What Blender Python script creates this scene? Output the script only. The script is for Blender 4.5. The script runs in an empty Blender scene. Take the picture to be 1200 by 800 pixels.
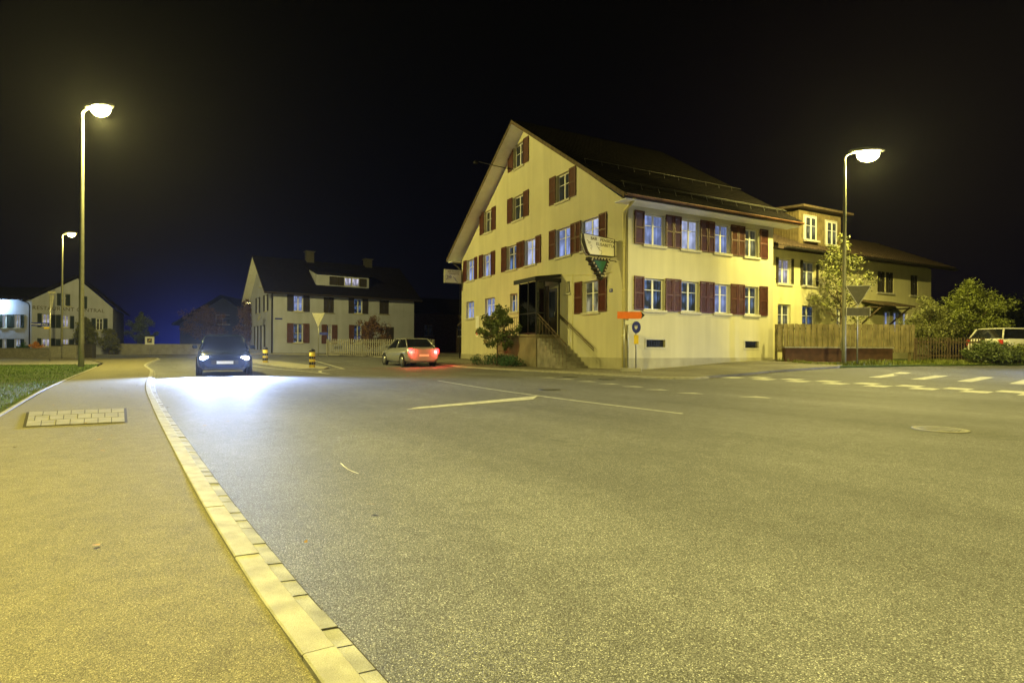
import bpy, bmesh, math, random
from mathutils import Vector, Matrix
random.seed(7)
sc = bpy.context.scene
COL = sc.collection
rad = math.radians
# ------------------------------------------------------------------ camera
CH, F = 0.95, 663.0
cam = bpy.data.cameras.new('camera'); camo = bpy.data.objects.new('camera', cam); COL.objects.link(camo)
cam.sensor_width = 36.0; cam.lens = 36.0 * F / 1200.0; cam.shift_y = 9 / 1200.0
cam.clip_start = 0.05; cam.clip_end = 3000
camo.matrix_world = Matrix.Translation((0, 0, CH)) @ Matrix.Rotation(rad(90), 4, 'X') @ Matrix.Rotation(rad(0.3), 4, 'Z')
sc.camera = camo
# ------------------------------------------------------------------ night sky
w = bpy.data.worlds.new("World"); sc.world = w; w.use_nodes = True
nt = w.node_tree; nt.nodes.clear()
def N(t, ty, **k):
    n = t.nodes.new(ty)
    for a, b in k.items():
        if a.startswith('i_'): n.inputs[a[2:].replace('_', ' ')].default_value = b
        else: setattr(n, a, b)
    return n
L = nt.links.new
tc = N(nt, 'ShaderNodeTexCoord')
sep = N(nt, 'ShaderNodeSeparateXYZ'); L(tc.outputs['Generated'], sep.inputs[0])
# headlight haze put into the sky colour as a bluish lobe low over the road to the left; faint warm lobe to the right
def lobe(d, sharp, col):
    dn = Vector(d).normalized()
    dot = N(nt, 'ShaderNodeVectorMath', operation='DOT_PRODUCT'); dot.inputs[1].default_value = dn
    L(tc.outputs['Generated'], dot.inputs[0])
    mx = N(nt, 'ShaderNodeMath', operation='MAXIMUM'); mx.inputs[1].default_value = 0; L(dot.outputs['Value'], mx.inputs[0])
    pw = N(nt, 'ShaderNodeMath', operation='POWER'); pw.inputs[1].default_value = sharp; L(mx.outputs[0], pw.inputs[0])
    v = N(nt, 'ShaderNodeVectorMath', operation='SCALE'); v.inputs[0].default_value = col; L(pw.outputs[0], v.inputs['Scale'])
    return v
base = N(nt, 'ShaderNodeValToRGB'); L(sep.outputs['Z'], base.inputs[0])
e = base.color_ramp.elements
e[0].position = 0.0; e[0].color = (0.0012, 0.0013, 0.0034, 1)
e[1].position = 0.5; e[1].color = (0.0006, 0.0006, 0.0008, 1)
l1 = lobe((-0.55, 1, -0.05), 230, (0.001, 0.007, 0.15))
l2 = lobe((-0.72, 1, 0.30), 40, (0.002, 0.001, 0.0012))
l3 = lobe((0.62, 1, 0.32), 28, (0.0035, 0.002, 0.0022))
cur = base.outputs[0]
for l in (l1, l2, l3):
    ad = N(nt, 'ShaderNodeVectorMath', operation='ADD'); L(cur, ad.inputs[0]); L(l.outputs[0], ad.inputs[1]); cur = ad.outputs[0]
bg = N(nt, 'ShaderNodeBackground'); L(cur, bg.inputs['Color']); bg.inputs['Strength'].default_value = 1.0
sky = N(nt, 'ShaderNodeTexSky', sky_type='NISHITA'); sky.sun_disc = False; sky.sun_elevation = rad(-6); sky.sun_rotation = rad(-30)
bg2 = N(nt, 'ShaderNodeBackground'); L(sky.outputs[0], bg2.inputs['Color']); bg2.inputs['Strength'].default_value = 0.01
sh = N(nt, 'ShaderNodeAddShader'); L(bg.outputs[0], sh.inputs[0]); L(bg2.outputs[0], sh.inputs[1])
wo = N(nt, 'ShaderNodeOutputWorld'); L(sh.outputs[0], wo.inputs['Surface'])
sc.view_settings.view_transform = 'Standard'; sc.view_settings.look = 'None'
sc.view_settings.exposure = 0.0; sc.view_settings.gamma = 1.0
LAMP_COL = (1.0, 0.86, 0.22)
LAMP_W = 10200.0
HAZE = 0.00012
# ------------------------------------------------------------------ materials
MATS = {}
def mat(name, col, rough=0.8, metal=0.0, var=0.15, scale=6.0, bump=0.0, bscale=40.0, col2=None, spec=0.5, emit=None, estr=0.0, coords='Object', fine=0.0, fscale=300.0, detail=5.0):
    m = bpy.data.materials.new(name); m.use_nodes = True; t = m.node_tree; t.nodes.clear()
    out = N(t, 'ShaderNodeOutputMaterial'); p = N(t, 'ShaderNodeBsdfPrincipled'); t.links.new(p.outputs[0], out.inputs[0])
    p.inputs['Roughness'].default_value = rough; p.inputs['Metallic'].default_value = metal
    p.inputs['Specular IOR Level'].default_value = spec
    c = N(t, 'ShaderNodeTexCoord'); no = N(t, 'ShaderNodeTexNoise'); no.inputs['Scale'].default_value = scale; no.inputs['Detail'].default_value = detail
    t.links.new(c.outputs[coords], no.inputs['Vector'])
    r = N(t, 'ShaderNodeValToRGB'); t.links.new(no.outputs['Fac'], r.inputs[0])
    r.color_ramp.elements[0].position = 0.32; r.color_ramp.elements[1].position = 0.68
    a = Vector(col); b = Vector(col2) if col2 else a * (1 + var)
    if not col2: a = a * (1 - var)
    r.color_ramp.elements[0].color = (*a, 1); r.color_ramp.elements[1].color = (*b, 1)
    colout = r.outputs[0]
    if fine:
        n2 = N(t, 'ShaderNodeTexNoise'); n2.inputs['Scale'].default_value = fscale; n2.inputs['Detail'].default_value = 2
        t.links.new(c.outputs[coords], n2.inputs['Vector'])
        mr = N(t, 'ShaderNodeMapRange'); mr.inputs[1].default_value = .3; mr.inputs[2].default_value = .7; mr.inputs[3].default_value = 1 - fine; mr.inputs[4].default_value = 1 + fine
        t.links.new(n2.outputs['Fac'], mr.inputs[0])
        sc_ = N(t, 'ShaderNodeVectorMath', operation='SCALE'); t.links.new(colout, sc_.inputs[0]); t.links.new(mr.outputs[0], sc_.inputs['Scale'])
        colout = sc_.outputs[0]
    if 'plaster' in name:
        mg = N(t, 'ShaderNodeMapping'); mg.inputs['Scale'].default_value = (3.2, 3.2, .22); t.links.new(c.outputs[coords], mg.inputs[0])
        ns = N(t, 'ShaderNodeTexNoise'); ns.inputs['Scale'].default_value = 1.0; ns.inputs['Detail'].default_value = 6; t.links.new(mg.outputs[0], ns.inputs['Vector'])
        ms = N(t, 'ShaderNodeMapRange'); ms.inputs[1].default_value = .3; ms.inputs[2].default_value = .62; ms.inputs[3].default_value = .91; ms.inputs[4].default_value = 1.015
        t.links.new(ns.outputs['Fac'], ms.inputs[0]); s3 = N(t, 'ShaderNodeVectorMath', operation='SCALE'); t.links.new(colout, s3.inputs[0]); t.links.new(ms.outputs[0], s3.inputs['Scale']); colout = s3.outputs[0]
    t.links.new(colout, p.inputs['Base Color'])
    if bump:
        nb = N(t, 'ShaderNodeTexNoise'); nb.inputs['Scale'].default_value = bscale; nb.inputs['Detail'].default_value = 3
        t.links.new(c.outputs[coords], nb.inputs['Vector'])
        bp = N(t, 'ShaderNodeBump'); bp.inputs['Strength'].default_value = bump; bp.inputs['Distance'].default_value = 0.02
        t.links.new(nb.outputs['Fac'], bp.inputs['Height']); t.links.new(bp.outputs[0], p.inputs['Normal'])
    if emit:
        p.inputs['Emission Color'].default_value = (*emit, 1); p.inputs['Emission Strength'].default_value = estr
    MATS[name] = m; return m

def asphalt(name, dark, light, spark, scale, rough=0.85, patch=0.2):
    """stone aggregate in bitumen: every stone its own tone, a few pale quartz chips"""
    m = bpy.data.materials.new(name); m.use_nodes = True; t = m.node_tree; t.nodes.clear(); K = t.links.new
    out = N(t, 'ShaderNodeOutputMaterial'); p = N(t, 'ShaderNodeBsdfPrincipled'); K(p.outputs[0], out.inputs[0])
    p.inputs['Roughness'].default_value = rough
    c = N(t, 'ShaderNodeTexCoord')
    vo = N(t, 'ShaderNodeTexVoronoi'); vo.inputs['Scale'].default_value = scale; K(c.outputs['Object'], vo.inputs['Vector'])
    sepc = N(t, 'ShaderNodeSeparateColor'); K(vo.outputs['Color'], sepc.inputs[0])
    r = N(t, 'ShaderNodeValToRGB'); K(sepc.outputs[0], r.inputs[0])
    el = r.color_ramp.elements
    el[0].position = 0.0; el[0].color = (*dark, 1); el[1].position = 1.0; el[1].color = (*spark, 1)
    x = el.new(0.55); x.color = (*[(a + b) / 2 for a, b in zip(dark, light)], 1)
    x = el.new(0.9); x.color = (*light, 1)
    # bitumen in the gaps
    gp = N(t, 'ShaderNodeMapRange'); gp.inputs[1].default_value = 0.25; gp.inputs[2].default_value = 0.75; gp.inputs[3].default_value = 1.15; gp.inputs[4].default_value = 0.45
    K(vo.outputs['Distance'], gp.inputs[0])
    mul = N(t, 'ShaderNodeVectorMath', operation='SCALE'); K(r.outputs[0], mul.inputs[0]); K(gp.outputs[0], mul.inputs['Scale'])
    big = N(t, 'ShaderNodeTexNoise'); big.inputs['Scale'].default_value = 0.45; big.inputs['Detail'].default_value = 6; K(c.outputs['Object'], big.inputs['Vector'])
    mr = N(t, 'ShaderNodeMapRange'); mr.inputs[1].default_value = .3; mr.inputs[2].default_value = .7; mr.inputs[3].default_value = 1 - patch; mr.inputs[4].default_value = 1 + patch
    K(big.outputs['Fac'], mr.inputs[0])
    mul2 = N(t, 'ShaderNodeVectorMath', operation='SCALE'); K(mul.outputs[0], mul2.inputs[0]); K(mr.outputs[0], mul2.inputs['Scale'])
    sm = N(t, 'ShaderNodeTexNoise'); sm.inputs['Scale'].default_value = 7; sm.inputs['Detail'].default_value = 8; K(c.outputs['Object'], sm.inputs['Vector'])
    mr2 = N(t, 'ShaderNodeMapRange'); mr2.inputs[1].default_value = .3; mr2.inputs[2].default_value = .7; mr2.inputs[3].default_value = .88; mr2.inputs[4].default_value = 1.12
    K(sm.outputs['Fac'], mr2.inputs[0])
    mul3 = N(t, 'ShaderNodeVectorMath', operation='SCALE'); K(mul2.outputs[0], mul3.inputs[0]); K(mr2.outputs[0], mul3.inputs['Scale'])
    mpg = N(t, 'ShaderNodeMapping'); mpg.vector_type = 'TEXTURE'; mpg.inputs['Rotation'].default_value = (0, 0, rad(34)); mpg.inputs['Scale'].default_value = (1.3, 22, 1); K(c.outputs['Object'], mpg.inputs[0])
    wt = N(t, 'ShaderNodeTexNoise'); wt.inputs['Scale'].default_value = 1.0; wt.inputs['Detail'].default_value = 4; K(mpg.outputs[0], wt.inputs['Vector'])
    mr3 = N(t, 'ShaderNodeMapRange'); mr3.inputs[1].default_value = .32; mr3.inputs[2].default_value = .68; mr3.inputs[3].default_value = 1 - patch * 1.1; mr3.inputs[4].default_value = 1 + patch * 1.1
    K(wt.outputs['Fac'], mr3.inputs[0])
    st_ = N(t, 'ShaderNodeTexNoise'); st_.inputs['Scale'].default_value = 1.9; st_.inputs['Detail'].default_value = 3; st_.inputs['Distortion'].default_value = .6; K(c.outputs['Object'], st_.inputs['Vector'])
    mr4 = N(t, 'ShaderNodeMapRange'); mr4.inputs[1].default_value = .66; mr4.inputs[2].default_value = .74; mr4.inputs[3].default_value = 1; mr4.inputs[4].default_value = .72
    K(st_.outputs['Fac'], mr4.inputs[0])
    m34 = N(t, 'ShaderNodeMath', operation='MULTIPLY'); K(mr3.outputs[0], m34.inputs[0]); K(mr4.outputs[0], m34.inputs[1])
    mul4 = N(t, 'ShaderNodeVectorMath', operation='SCALE'); K(mul3.outputs[0], mul4.inputs[0]); K(m34.outputs[0], mul4.inputs['Scale'])
    K(mul4.outputs[0], p.inputs['Base Color'])
    bp = N(t, 'ShaderNodeBump'); bp.invert = True; bp.inputs['Strength'].default_value = 0.8; bp.inputs['Distance'].default_value = 0.6 / scale
    K(vo.outputs['Distance'], bp.inputs['Height']); K(bp.outputs[0], p.inputs['Normal'])
    MATS[name] = m; return m

asphalt('road_asphalt', (.052, .054, .062), (.245, .25, .285), (.56, .57, .62), 235, rough=.72, patch=.17)
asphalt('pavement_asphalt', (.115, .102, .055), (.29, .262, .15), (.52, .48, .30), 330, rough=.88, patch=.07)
asphalt('forecourt_asphalt', (.10, .095, .08), (.28, .265, .22), (.5, .48, .4), 120, patch=.3)
mat('soil', (.035, .035, .02), .95, var=.4, scale=.6, bump=.5)
mat('turf', (.05, .08, .015), .95, var=.4, scale=3, bump=1, bscale=60)
mat('grass_blade', (.10, .17, .02), .7, var=.5, scale=1.5)
mat('dry_leaf', (.25, .15, .04), .8, var=.5, scale=9)
mat('kerb_granite', (.33, .32, .28), .8, var=.2, scale=9, bump=.35, bscale=180, fine=.22, fscale=420)
mat('paver_concrete', (.27, .27, .28), .8, var=.28, scale=7, bump=.35, bscale=120, fine=.2, fscale=300)
mat('patch_paver', (.25, .235, .17), .85, var=.2, scale=5, bump=.3, bscale=100, fine=.15)
mat('joint_dirt', (.035, .03, .02), .95)
mat('cobble', (.2, .19, .16), .8, var=.4, scale=8, bump=.6, bscale=30)
mat('road_paint', (.5, .5, .47), .7, var=.3, scale=9, fine=.42, fscale=160, bump=.2, bscale=150)
mat('yellow_plaster', (.54, .51, .36), .92, var=.06, scale=.7, bump=.25, bscale=150, fine=.03, fscale=60, detail=9)
mat('annex_plaster', (.66, .62, .36), .92, var=.05, scale=.9, bump=.2, bscale=150)
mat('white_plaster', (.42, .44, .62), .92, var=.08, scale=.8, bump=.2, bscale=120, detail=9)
mat('plinth_plaster', (.36, .34, .24), .92, var=.15, scale=1.3, bump=.2, bscale=60)
mat('brown_plaster', (.17, .15, .10), .92, var=.3, scale=1.3, bump=.3)
mat('roof_tile', (.010, .008, .007), .95, spec=.1, var=.4, scale=4, bump=.6, bscale=14)
mat('tile_edge', (.07, .045, .028), .8, var=.35, scale=8)
mat('soffit_white', (.88, .88, .90), .75, var=.05, scale=3)
mat('gutter_copper', (.16, .07, .035), .55, metal=.3, var=.3, scale=3)
mat('pipe_painted', (.62, .56, .28), .6, var=.06)
mat('dark_pipe', (.05, .045, .04), .5, metal=.4)
mat('shutter_red', (.075, .018, .010), .55, var=.22, scale=5)
mat('shutter_dark', (.045, .038, .025), .6, var=.2, scale=5)
mat('shutter_green', (.02, .035, .03), .6, var=.2, scale=5)
mat('shutter_brown', (.13, .06, .03), .6, var=.2, scale=5)
mat('window_white', (.72, .72, .70), .5, var=.04)
mat('sill_stone', (.48, .46, .38), .85, var=.1, scale=6, bump=.2)
mat('stone_grey', (.28, .27, .25), .9, var=.18, scale=5, bump=.4)
mat('concrete', (.32, .31, .28), .9, var=.15, scale=2, bump=.3)
mat('galvanised', (.42, .42, .40), .4, metal=.7, var=.12, scale=12)
mat('lamp_paint', (.26, .26, .20), .5, metal=.3, var=.1)
mat('black_metal', (.02, .02, .022), .45, metal=.5)
mat('wood_fence', (.20, .165, .085), .85, var=.4, scale=3, bump=.4, bscale=25)
mat('wood_dark', (.10, .07, .04), .85, var=.35, scale=5)
mat('wood_clad', (.19, .145, .065), .8, var=.25, scale=4, bump=.3, bscale=20)
mat('brick_wall', (.075, .035, .022), .9, var=.3, scale=5, bump=.3)
mat('bark', (.10, .075, .045), .9, var=.35, scale=14, bump=.8)
mat('leaf', (.09, .12, .03), .55, var=.45, scale=2.2)
mat('leaf_pale', (.16, .17, .05), .5, var=.5, scale=3)
mat('leaf_fresh', (.14, .165, .025), .5, var=.45, scale=2.2)
mat('leaf_deep', (.03, .085, .035), .5, var=.5, scale=3)
mat('leaf_rust', (.13, .07, .035), .6, var=.5, scale=3)
mat('flower_orange', (.6, .25, .04), .6, var=.3, scale=4)
mat('sign_cream', (.84, .80, .66), .5, var=.04)
mat('sign_white', (.72, .72, .70), .45, var=.03)
mat('sign_black', (.015, .015, .015), .4)
mat('sign_blue', (.02, .03, .30), .4, var=.05)
mat('sign_red', (.5, .02, .02), .4, var=.05)
mat('sign_orange', (.72, .16, .02), .45, var=.05)
mat('sign_yellow', (.72, .52, .03), .5, var=.05)
mat('sign_green', (.01, .11, .075), .4, var=.1)
mat('sign_back', (.085, .08, .065), .5, metal=.3, var=.15)
mat('sign_edge', (.42, .41, .38), .5, metal=.3)
mat('text_brown', (.09, .07, .035), .6)
mat('bulb_glass', (.55, .5, .4), .15, spec=.8)
mat('tyre', (.012, .012, .012), .85)
mat('rim_alloy', (.4, .4, .42), .3, metal=.8)
mat('car_silver', (.38, .39, .42), .25, metal=.5, var=.03)
mat('car_blue', (.03, .045, .10), .2, metal=.4, var=.03)
mat('car_white', (.62, .61, .55), .3, var=.03)
mat('car_glass', (.012, .014, .016), .04, spec=.9)
mat('headlight_lens', (.8, .8, .8), .2, emit=(.72, .82, 1.0), estr=60)
mat('taillight_lens', (.5, .01, .01), .3, emit=(1.0, .03, .03), estr=9)
mat('lamp_bowl', (.9, .85, .6), .3, emit=(1.0, .86, .42), estr=160)
mat('lamp_bowl_dim', (.9, .85, .6), .3, emit=(1.0, .84, .35), estr=14)
mat('porch_lamp', (.9, .9, .9), .3, emit=(1.0, .85, .5), estr=6)
mat('cool_lamp', (.9, .9, .9), .3, emit=(.55, .85, 1.0), estr=30)
mat('bollard_yellow', (.75, .60, .06), .45, var=.05)
mat('iron', (.10, .10, .09), .6, metal=.6, var=.25, scale=30)
mat('door_dark', (.03, .022, .02), .4, var=.3, scale=3)

def pane_mat(name, emit, estr, folds=9.0, dark=0.15, horizontal=False):
    """window glass with emission put in for lit curtains and blue reflections, in soft upright folds"""
    m = bpy.data.materials.new(name); m.use_nodes = True; t = m.node_tree; t.nodes.clear(); K = t.links.new
    out = N(t, 'ShaderNodeOutputMaterial'); p = N(t, 'ShaderNodeBsdfPrincipled'); K(p.outputs[0], out.inputs[0])
    p.inputs['Base Color'].default_value = (.03, .035, .045, 1); p.inputs['Roughness'].default_value = .06
    c = N(t, 'ShaderNodeTexCoord'); mp = N(t, 'ShaderNodeMapping'); K(c.outputs['Object'], mp.inputs[0])
    mp.inputs['Scale'].default_value = (folds, folds, .5)
    n = N(t, 'ShaderNodeTexNoise'); n.inputs['Scale'].default_value = 1.0; n.inputs['Detail'].default_value = 3; K(mp.outputs[0], n.inputs[0])
    r = N(t, 'ShaderNodeMapRange'); r.inputs[1].default_value = .35; r.inputs[2].default_value = .62; r.inputs[3].default_value = dark; r.inputs[4].default_value = 1.0
    K(n.outputs['Fac'], r.inputs[0])
    n2 = N(t, 'ShaderNodeTexNoise'); n2.inputs['Scale'].default_value = 1.7; n2.inputs['Detail'].default_value = 2; K(c.outputs['Object'], n2.inputs[0])
    r2 = N(t, 'ShaderNodeMapRange'); r2.inputs[1].default_value = .4; r2.inputs[2].default_value = .6; r2.inputs[3].default_value = dark; r2.inputs[4].default_value = 1.0
    K(n2.outputs['Fac'], r2.inputs[0])
    mu = N(t, 'ShaderNodeMath', operation='MULTIPLY'); K(r.outputs[0], mu.inputs[0]); K(r2.outputs[0], mu.inputs[1])
    mu2 = N(t, 'ShaderNodeMath', operation='MULTIPLY'); K(mu.outputs[0], mu2.inputs[0]); mu2.inputs[1].default_value = estr
    p.inputs['Emission Color'].default_value = (*emit, 1); K(mu2.outputs[0], p.inputs['Emission Strength'])
    MATS[name] = m; return m
pane_mat('pane_curtain', (.36, .47, .95), .85, dark=.45)
pane_mat('pane_dim', (.20, .36, .80), .55, dark=.04)  # blue reflections on dark glass put in as emission
pane_mat('pane_dark', (.15, .2, .3), .04, dark=.1)
pane_mat('pane_pale', (.55, .62, .95), 1.05, folds=5.0, dark=.55)
pane_mat('pane_lit', (.75, .72, .95), 1.0, dark=.3)
pane_mat('pane_warm', (.85, .8, .5), .35, dark=.1)
pane_mat('pane_wing', (.62, .72, 1.0), .9, dark=.35)

# ------------------------------------------------------------------ helpers
def S(t): t = max(0, min(1, t)); return t * t * (3 - 2 * t)
def h(x, y):
    """terrain: level by the camera, a little higher round the guesthouse and up the side street"""
    return (.13 * S((y - 10) / 12) * S((x + 8) / 12) + .36 * S((y - 19) / 8) * S((x - 4) / 7)
            + .5 * S((y - 26) / 22) * S((x + 32) / 12) * (1 - S((x - 4) / 7)) + .2 * S((y - 44) / 12) * (1 - S((x + 32) / 12))
            - .1 * S((y - 34) / 10) * 0)
cr, sr = math.cos(rad(.3)), math.sin(rad(.3))
def at(px, py, y):
    dx, dy = px - 600, -(py - 409)
    X, Y = dx * cr - dy * sr, dx * sr + dy * cr
    return Vector((X / F * y, y, CH + Y / F * y))
def link(o, parent=None):
    COL.objects.link(o)
    if parent: o.parent = parent
    return o
def tag(o, label=None, cat=None, group=None, kind=None):
    if label: o['label'] = label
    if cat: o['category'] = cat
    if group: o['group'] = group
    if kind: o['kind'] = kind
    return o
def empty(name, loc=(0, 0, 0), rz=0.0, parent=None):
    o = bpy.data.objects.new(name, None); o.location = loc; o.rotation_euler = (0, 0, rz); o.empty_display_size = .2
    return link(o, parent)
class MB:
    def __init__(s): s.bm = bmesh.new(); s.M = Matrix.Identity(4); s.mats = []; s.mi = 0
    def use(s, m):
        if m not in s.mats: s.mats.append(m)
        s.mi = s.mats.index(m); return s
    def v(s, p): return s.bm.verts.new(s.M @ Vector(p))
    def face(s, pts, flip=False):
        vs = [s.v(p) for p in pts]
        if flip: vs.reverse()
        try:
            f = s.bm.faces.new(vs); f.material_index = s.mi; return f
        except Exception: return None
    def box(s, a, b, bev=0):
        x0, y0, z0 = [min(a[i], b[i]) for i in range(3)]; x1, y1, z1 = [max(a[i], b[i]) for i in range(3)]
        P = [(x0, y0, z0), (x1, y0, z0), (x1, y1, z0), (x0, y1, z0), (x0, y0, z1), (x1, y0, z1), (x1, y1, z1), (x0, y1, z1)]
        vs = [s.v(p) for p in P]; fs = []
        for q in ((0, 3, 2, 1), (4, 5, 6, 7), (0, 1, 5, 4), (1, 2, 6, 5), (2, 3, 7, 6), (3, 0, 4, 7)):
            f = s.bm.faces.new([vs[i] for i in q]); f.material_index = s.mi; fs.append(f)
        if bev:
            ed = list({e for f in fs for e in f.edges})
            r = bmesh.ops.bevel(s.bm, geom=ed, offset=bev, segments=1, affect='EDGES')
            for f in r['faces']: f.material_index = s.mi
        return s
    def prism(s, poly, d):
        """poly: list of 3D points, extruded by vector d"""
        d = Vector(d); A = [s.v(p) for p in poly]; B = [s.v(Vector(p) + d) for p in poly]; n = len(poly)
        for vs in (A[::-1], B):
            f = s.bm.faces.new(vs); f.material_index = s.mi
        for i in range(n):
            f = s.bm.faces.new([A[i], A[(i + 1) % n], B[(i + 1) % n], B[i]]); f.material_index = s.mi
        return s
    def tube(s, pts, r, n=8, cap=True):
        pts = [Vector(p) for p in pts]; R = r if isinstance(r, (list, tuple)) else [r] * len(pts); rings = []
        for i, p in enumerate(pts):
            d = (pts[min(i + 1, len(pts) - 1)] - pts[max(i - 1, 0)]).normalized()
            a = d.cross(Vector((0, 0, 1)));
            if a.length < .01: a = Vector((1, 0, 0))
            a.normalize(); b = d.cross(a)
            rings.append([s.v(p + (a * math.cos(t) + b * math.sin(t)) * R[i]) for t in [2 * math.pi * k / n for k in range(n)]])
        for i in range(len(rings) - 1):
            for k in range(n):
                f = s.bm.faces.new([rings[i][k], rings[i + 1][k], rings[i + 1][(k + 1) % n], rings[i][(k + 1) % n]]); f.material_index = s.mi; f.smooth = True
        if cap:
            for rg in (rings[0], rings[-1][::-1]):
                f = s.bm.faces.new(rg); f.material_index = s.mi
        return s
    def lathe(s, prof, n=16, c=(0, 0, 0)):
        """prof: (r, z)"""
        rings = [[s.v((c[0] + r * math.cos(2 * math.pi * k / n), c[1] + r * math.sin(2 * math.pi * k / n), c[2] + z)) for k in range(n)] for r, z in prof]
        for i in range(len(rings) - 1):
            for k in range(n):
                f = s.bm.faces.new([rings[i][k], rings[i][(k + 1) % n], rings[i + 1][(k + 1) % n], rings[i + 1][k]]); f.material_index = s.mi; f.smooth = True
        for rg in (rings[0][::-1], rings[-1]):
            f = s.bm.faces.new(rg); f.material_index = s.mi
        return s
    def loft(s, rings, cap=True, smooth=True):
        R = [[s.v(p) for p in rg] for rg in rings]; n = len(R[0])
        for i in range(len(R) - 1):
            for k in range(n):
                f = s.bm.faces.new([R[i][k], R[i][(k + 1) % n], R[i + 1][(k + 1) % n], R[i + 1][k]]); f.material_index = s.mi; f.smooth = smooth
        if cap:
            for rg in (R[0][::-1], R[-1]):
                f = s.bm.faces.new(rg); f.material_index = s.mi
        return s
    def build(s, name, m=None, parent=None, normals=True):
        if normals: bmesh.ops.recalc_face_normals(s.bm, faces=s.bm.faces)
        me = bpy.data.meshes.new(name); s.bm.to_mesh(me); s.bm.free()
        if m: me.materials.append(MATS[m] if isinstance(m, str) else m)
        else:
            for q in s.mats: me.materials.append(MATS[q])
        return link(bpy.data.objects.new(name, me), parent)
def copy_tree(o, parent=None):
    c = o.copy(); COL.objects.link(c); c.parent = parent
    for ch in [x for x in COL.objects if x.parent == o]: copy_tree(ch, c)
    return c
def sheet(name, poly, off, m, thick=0.0, step=1.5, kind='structure', hf=h, parent=None):
    """polygon laid on the terrain, cut fine enough to follow it; with an edge face of the given thickness"""
    bm = bmesh.new(); vs = [bm.verts.new((x, y, 0)) for x, y in poly]; bm.faces.new(vs)
    xs = [p[0] for p in poly]; ys = [p[1] for p in poly]
    for ax, lo, hi in ((0, min(xs), max(xs)), (1, min(ys), max(ys))):
        k = lo + step
        while k < hi:
            no = (1, 0, 0) if ax == 0 else (0, 1, 0); co = (k, 0, 0) if ax == 0 else (0, k, 0)
            bmesh.ops.bisect_plane(bm, geom=bm.verts[:] + bm.edges[:] + bm.faces[:], plane_co=co, plane_no=no); k += step
    bmesh.ops.recalc_face_normals(bm, faces=bm.faces)
    for f in bm.faces:
        if f.normal.z < 0: f.normal_flip()
    for v in bm.verts: v.co.z = hf(v.co.x, v.co.y) + off
    if thick:
        be = [e for e in bm.edges if e.is_boundary]
        r = bmesh.ops.extrude_edge_only(bm, edges=be)
        for v in [g for g in r['geom'] if isinstance(g, bmesh.types.BMVert)]: v.co.z -= thick
    me = bpy.data.meshes.new(name); bm.to_mesh(me); bm.free(); me.materials.append(MATS[m])
    o = link(bpy.data.objects.new(name, me), parent)
    if kind: o['kind'] = kind
    return o
def text_mesh(name, s, size, m, parent, mtx, depth=.004, extra=1.0, bold=0.0):
    cu = bpy.data.curves.new(name, 'FONT'); cu.body = s; cu.size = size; cu.extrude = depth; cu.align_x = 'CENTER'; cu.align_y = 'CENTER'; cu.space_character = extra; cu.offset = bold
    o = bpy.data.objects.new(name, cu); COL.objects.link(o)
    dg = bpy.context.evaluated_depsgraph_get(); me = bpy.data.meshes.new_from_object(o.evaluated_get(dg))
    bpy.data.objects.remove(o); me.transform(mtx); me.materials.clear(); me.materials.append(MATS[m]); me.name = name
    return link(bpy.data.objects.new(name, me), parent)

# ------------------------------------------------------------------ ground, road, pavements
def gsheet():
    bm = bmesh.new(); n = 0
    xs = [-600, -300, -150] + [-90 + 4 * i for i in range(45)] + [150, 300, 600]; ys = [-60, -30] + [-12 + 4 * i for i in range(36)] + [200, 400, 900]
    g = [[bm.verts.new((x, y, h(x, y) - .16)) for x in xs] for y in ys]
    for j in range(len(ys) - 1):
        for i in range(len(xs) - 1): bm.faces.new([g[j][i], g[j][i + 1], g[j + 1][i + 1], g[j + 1][i]])
    me = bpy.data.meshes.new('ground'); bm.to_mesh(me); bm.free(); me.materials.append(MATS['soil'])
    tag(link(bpy.data.objects.new('ground', me)), kind='structure')
gsheet()
K0 = [(9.6, -12), (5.2, -6), (2.45, -2.2), (.46, .25), (-.553, 1.607), (-1.18, 2.445), (-2.56, 4.4), (-5.9, 9.26), (-9.06, 14), (-14.4, 22.5), (-18.6, 28.6), (-20.6, 32.2), (-22.6, 36.0), (-25.2, 39.6), (-29, 42.8), (-35, 46), (-45, 48.6), (-62, 51), (-90, 53)]
def catmull(P, per=.5):
    out = []
    for i in range(len(P) - 1):
        p0, p1, p2, p3 = [Vector((*P[max(0, min(len(P) - 1, j))], 0)) for j in (i - 1, i, i + 1, i + 2)]
        n = max(2, int((p2 - p1).length / per))
        for k in range(n):
            t = k / n
            out.append(.5 * ((2 * p1) + (-p0 + p2) * t + (2 * p0 - 5 * p1 + 4 * p2 - p3) * t * t + (-p0 + 3 * p1 - 3 * p2 + p3) * t ** 3))
    out.append(Vector((*P[-1], 0))); return out
KS = catmull(K0, .25)
def offs(P, d):
    r = []
    for i, p in enumerate(P):
        t = (P[min(i + 1, len(P) - 1)] - P[max(i - 1, 0)]).normalized(); r.append(p + Vector((t.y, -t.x, 0)) * d)   # towards the road
    return r
WK, WG = .105, .085
far_edge = [(60, 28.6), (34, 26.0), (24, 24.6), (17, 23.7), (13, 22.7), (9.8, 20.9), (7.6, 19.0), (6.2, 17.8), (5.0, 17.4), (3.9, 18.1), (1.8, 20.8), (-1.5, 26.2), (-5, 33), (-9, 40), (-14, 43.5), (-20, 45), (-26, 48), (-34, 53), (-46, 56.5), (-62, 58.5), (-90, 60)]
road_edge = offs(KS, WK + WG)
rp = [(p.x, p.y) for p in road_edge[::3]] + far_edge[::-1] + [(60, -12)]
sheet('road', rp, -.035, 'road_asphalt')
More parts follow.
